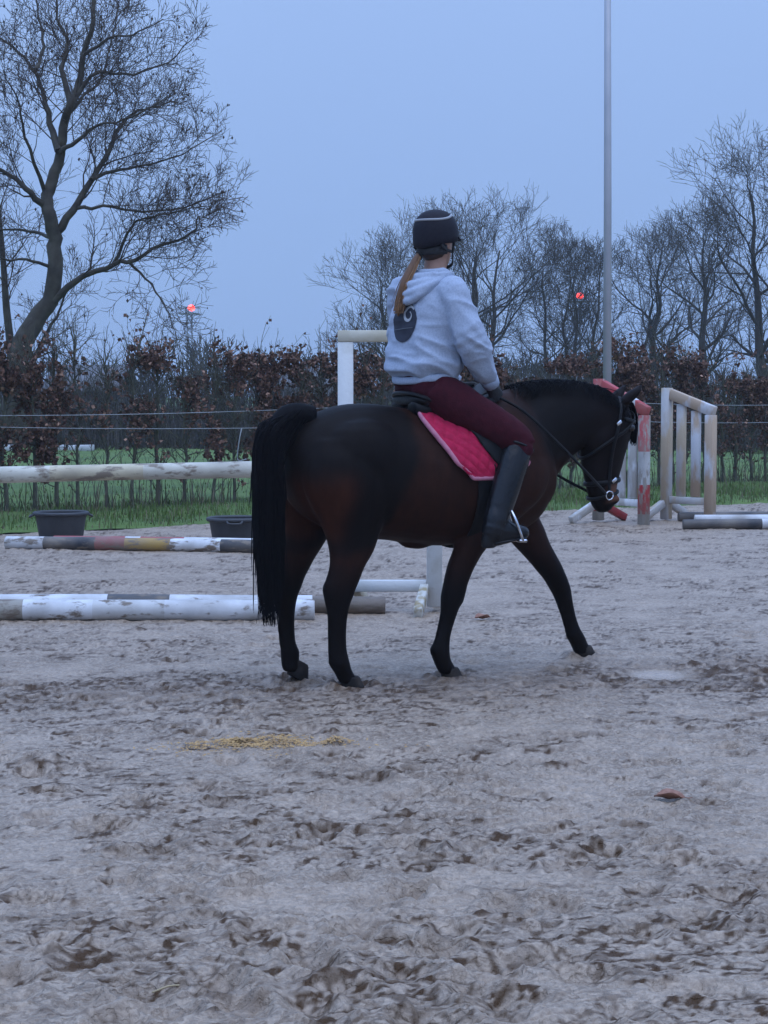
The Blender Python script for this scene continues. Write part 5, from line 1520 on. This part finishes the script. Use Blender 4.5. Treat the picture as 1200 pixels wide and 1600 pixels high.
# boots
M_boot = mat('boot_leather', (0.006, 0.0065, 0.008), (0.012, 0.012, 0.014), 0.20, 9, 0.25, 40, spec=0.26)
for s in (1, -1):
    top = KN[s] + U(-.008, s * .012, -.028); an = AN[s]
    ax = (an - top)
    pth = smooth_path([top, top + ax * .25, top + ax * .6, an, an + A(-.012, 0, -.055)], 26)
    rr = np.interp(np.linspace(0, 1, 26), (0, .2, .45, .8, .92, 1), (.076, .079, .074, .060, .057, .052))
    for i in range(26):                              # creases at the ankle
        if i > 15: rr[i] *= 1 + .05 * math.sin(i * 2.6)
    bt_ = [tube(pth, rr, 18, flat=.82, ref=(1, 0, 0))]
    hl = U(.150, s * .375, .700); toe = U(.385, s * .392, .722)
    sec = []
    for t, wd, hh in ((0, .030, .035), (.08, .036, .055), (.3, .038, .075), (.5, .039, .062), (.7, .043, .045), (.88, .040, .036), (.97, .028, .026), (1, .012, .014)):
        c = hl + (toe - hl) * t
        a = np.arange(16) * 2 * math.pi / 16
        sec.append(c + np.stack([np.zeros(16), np.cos(a) * wd, np.sin(a) * hh + hh * .55], 1))
    bt_.append(loft(sec))
    bt_.append(loft([hl + A(.02, 0, -.012) + np.stack([np.cos(a) * .036, np.sin(a) * .032, np.full(16, z)], 1) for z in (-.022, 0, .03)]))
    v3, q3, t3, n3 = remesh(bt_, .007, 4)
    bo = pbuild(MB().add(v3, q3, t3), 'boot', M_boot)
    P = [top + U(.003, 0, .012) + A(.076 * math.cos(a), .064 * math.sin(a), -.03 * math.cos(a)) for a in np.linspace(0, 2 * math.pi, 30)]
    pbuild(MB().add(*tube(P, .007, 8)), 'boot_cuff', M_boot, bo)
    pbuild(MB().add(*beam(hl + A(.045, 0, -.010), toe + A(-.02, 0, -.008), .07, .012)), 'sole', M_boot, bo, False)

# gloves: palm, four bent fingers, thumb
M_gl = mat('black_glove', (0.012, 0.012, 0.014), (0.02, 0.02, 0.022), 0.75, 60, 0.2)
for s, wr, hd, el in ((1, WR_R, HD_R, EL_R), (-1, WR_L, HD_L, EL_L)):
    e1 = unit(hd - wr + A(.01, 0, 0)); inn = A(0, s * 1.0, 0); inn = unit(inn - e1 * (inn @ e1)); e3 = np.cross(e1, inn); e3 = e3 if e3[2] > 0 else -e3
    c = hd - e1 * .01
    a = np.arange(14) * 2 * math.pi / 14
    pl = [loft([c + e1 * x + e3[None] * (np.cos(a) * h)[:, None] + inn[None] * (np.sin(a) * w_)[:, None] for x, h, w_ in ((-.12, .030, .030), (-.10, .032, .030), (-.07, .030, .026), (-.035, .034, .020), (0, .042, .019), (.03, .042, .018), (.042, .036, .014))])]
    for i in range(4):
        L = (.92, 1.0, .96, .78)[i]
        k0 = c + e1 * .034 + e3 * (.032 - .0215 * i)
        pl.append(tube(smooth_path([k0 - e1 * .02, k0, k0 + e1 * .024 * L + inn * .012, k0 + e1 * .020 * L + inn * .036 * L, k0 - e1 * .008 + inn * .046 * L, k0 - e1 * .022 + inn * .032], 14), np.linspace(.0108, .0088, 14), 9))
    pl.append(tube(smooth_path([c - e1 * .03 + e3 * .024 + inn * .008, c + e1 * .0 + e3 * .045 + inn * .02, c + e1 * .03 + e3 * .048 + inn * .032, c + e1 * .05 + e3 * .042 + inn * .038], 12), np.linspace(.0135, .0095, 12), 9))
    v4, q4, t4, n4 = remesh(pl, .0045, 2)
    pbuild(MB().add(v4, q4, t4), 'glove', M_gl)

# helmet
M_helm = mat('matt_dark_helmet', (0.014, 0.013, 0.019), (0.018, 0.017, 0.023), 0.65, 60, 0.1, 200, spec=0.12)
M_hpale = mat('pale_helmet_stripe', (0.28, 0.285, 0.30), None, 0.4, 20)
HC = hc + A(-.002, 0, .045)
yaw, tip = R(24), R(-4)
def hx(x, y, z):
    x, z = x * math.cos(tip) + z * math.sin(tip), -x * math.sin(tip) + z * math.cos(tip)
    return HC + A(x * math.cos(yaw) - y * math.sin(yaw), x * math.sin(yaw) + y * math.cos(yaw), z)
rings = []
k = 36
for zz, sc in ((-.052, .93), (-.045, 1.0), (-.02, 1.02), (.02, 1.0), (.055, .915), (.084, .765), (.104, .54), (.114, .29), (.117, .08)):
    t = np.arange(k) * 2 * math.pi / k
    x = .128 * sc * np.cos(t) ; y = .104 * sc * np.sin(t)
    z = zz + np.where(zz < 0, .018 * np.cos(t) ** 2 * (np.cos(t) > 0) - .022 * (np.cos(t) < 0) * np.cos(t) ** 2, 0)
    rings.append(np.array([hx(a_, b_, c_) for a_, b_, c_ in zip(x, y, np.broadcast_to(z, x.shape))]))
helmet = pbuild(MB().add(*loft(rings)), 'helmet', M_helm)
vis = []
for i in range(7):
    f = i / 6
    for j in range(17):
        a = R(-62 + 124 * j / 16); ext = .048 * f * math.cos(a) ** .6
        vis.append(hx((.125 + ext) * math.cos(a), .104 * math.sin(a) * (1 + .02 * f), -.026 - .014 * f))
o = pbuild(MB().add(vis, ring_faces(7, 17).reshape(6, 17, 4)[:, :-1].reshape(-1, 4)), 'visor', M_helm, helmet)
sm = o.modifiers.new('t', 'SOLIDIFY'); sm.thickness = .006
# pale ring line on the crown
P = []
for a in np.linspace(R(62), R(298), 44):
    el_ = R(50) + R(9) * math.cos(a)
    P.append(HC + A(0, 0, -.03) + (hx(math.cos(a) * math.cos(el_), math.sin(a) * math.cos(el_), math.sin(el_)) - HC) * .15)
def on_helm(p):
    c0 = HC + A(0, 0, -.03); d = unit(p - c0)
    b = BVHTree.FromPolygons([tuple(x) for x in np.concatenate(rings)], [tuple(int(i) for i in f) for f in ring_faces(len(rings), k)])
    return b, c0, d
hb = on_helm(P[0])[0]
PP = []
for p in P:
    c0 = HC + A(0, 0, -.03); d = unit(p - c0)
    loc, nor, i, ds = hb.ray_cast(Vector(c0 + d * .4), Vector(-d), .6)
    PP.append(np.array(loc) + d * .001 if loc is not None else p)
pbuild(MB().add(*tube(PP, .0062, 8, flat=1.0)), 'crown_stripe', M_hpale, helmet)
# harness at the nape and chin strap
M_strap = mat('black_webbing', (0.010, 0.010, 0.012), None, .7, 40)
P = [hx(.10 * math.cos(a) - .004, .082 * math.sin(a), -.082) for a in np.linspace(R(100), R(260), 24)]
pbuild(MB().add(*tube(P, .024, 8, flat=.3)), 'nape_harness', M_strap, helmet)
for s in (1, -1):
    pbuild(MB().add(*tube(smooth_path([hx(.02, -s * .098, -.045), hx(.022, -s * .086, -.09), hx(.045, -s * .060, -.155), hx(.055, 0, -.176)], 16), .009, 8, flat=.4)), 'chin_strap', M_strap, helmet)
    pbuild(MB().add(*tube(smooth_path([hx(-.07, -s * .085, -.06), hx(-.03, -s * .085, -.085), hx(.022, -s * .085, -.095)], 10), .008, 8, flat=.4)), 'side_strap', M_strap, helmet)

# hair: cap at the nape and a long pony tail
M_hairb = mat('brown_hair', (1, 1, 1), 0.75, 0.5, 60, stretch=(1, 1, .08), spec=0.3, attr=True)
M_hairn = mat('dark_nape_hair', (0.05, 0.026, 0.016), (0.035, 0.018, 0.012), 0.55, 60)
hair_mb = MB()
_e = ell(hc + A(-.022, 0, -.015), (.084, .076, .085)); hair_mb.add(turn(_e[0]), *_e[1:], c=(.05, .026, .016))
rgh = np.random.RandomState(9)
pony0 = [hc + A(-.092, -.006, -.055), hc + A(-.122, -.004, -.105)]
pb = lambda s, dz, out: on_back(s, dz, out)
pth = [pony0[0], pony0[1], pb(-.012, .18, .052), pb(-.020, .10, .036), pb(-.024, .020, .024)]
core = smooth_path(pth, 24)
hair_mb.add(*tube(core, np.interp(np.linspace(0, 1, 24), (0, .12, .3, .7, .92, 1), (.013, .018, .023, .022, .012, .003)), 12), c=(.15, .072, .034))
for i in range(460):
    a = rgh.uniform(0, 6.28); r_ = rgh.uniform(.4, 1.0)
    off = tr * math.cos(a) * r_ * .034 + tf * math.sin(a) * r_ * .013
    e_ = rgh.uniform(.75, 1.0)
    m_ = int(24 * e_)
    prof = np.interp(np.linspace(0, e_, m_), (0, .12, .35, .75, 1), (.4, .6, 1.0, .9, .45))
    ph_ = rgh.uniform(0, 6.28); wv = np.sin(np.linspace(0, 7, m_) + ph_)[:, None] * tr[None] * .004 * rgh.rand()
    fly = (np.linspace(0, 1, m_) ** 3)[:, None] * (tr * rgh.normal(0, .012) - tf * abs(rgh.normal(0, .006)))[None]
    P = core[:m_] + off[None] * prof[:, None] + wv + fly
    cc = np.array((.32, .165, .075)) * rgh.uniform(.45, 1.25)
    hair_mb.add(*tube(P, np.linspace(.0028, .0010, m_), 3, cap=False)[:2], c=cc)
pbuild(hair_mb, 'hair', M_hairb)
a = np.linspace(0, 2 * math.pi, 20)
pbuild(MB().add(*tube([pony0[0] + (pony0[1] - pony0[0]) * .25 + A(0, .019 * math.cos(x), 0) + A(-.008, 0, .017) * math.sin(x) for x in a], .006, 6)), 'hair_tie', M_strap)
# ------------------------------------------------------------------ the damp evening air
def haze():
    v, q = box((0, 110, 9.3), (300, 300, 21.0))
    o = MB().add(v, q).build('haze', None, smooth=False)
    m = bpy.data.materials.new('haze'); m.use_nodes = True
    nt = m.node_tree; nt.nodes.clear()
    out = nt.nodes.new('ShaderNodeOutputMaterial'); pv = nt.nodes.new('ShaderNodeVolumePrincipled')
    pv.inputs['Color'].default_value = (0.86, 0.92, 1.0, 1)
    pv.inputs['Density'].default_value = 0.0007
    pv.inputs['Anisotropy'].default_value = 0.0
    nt.links.new(pv.outputs[0], out.inputs['Volume'])
    o.data.materials.append(m)
    return tag(o, kind='stuff', label='thin bluish evening haze over the meadow', cat='haze')
haze()
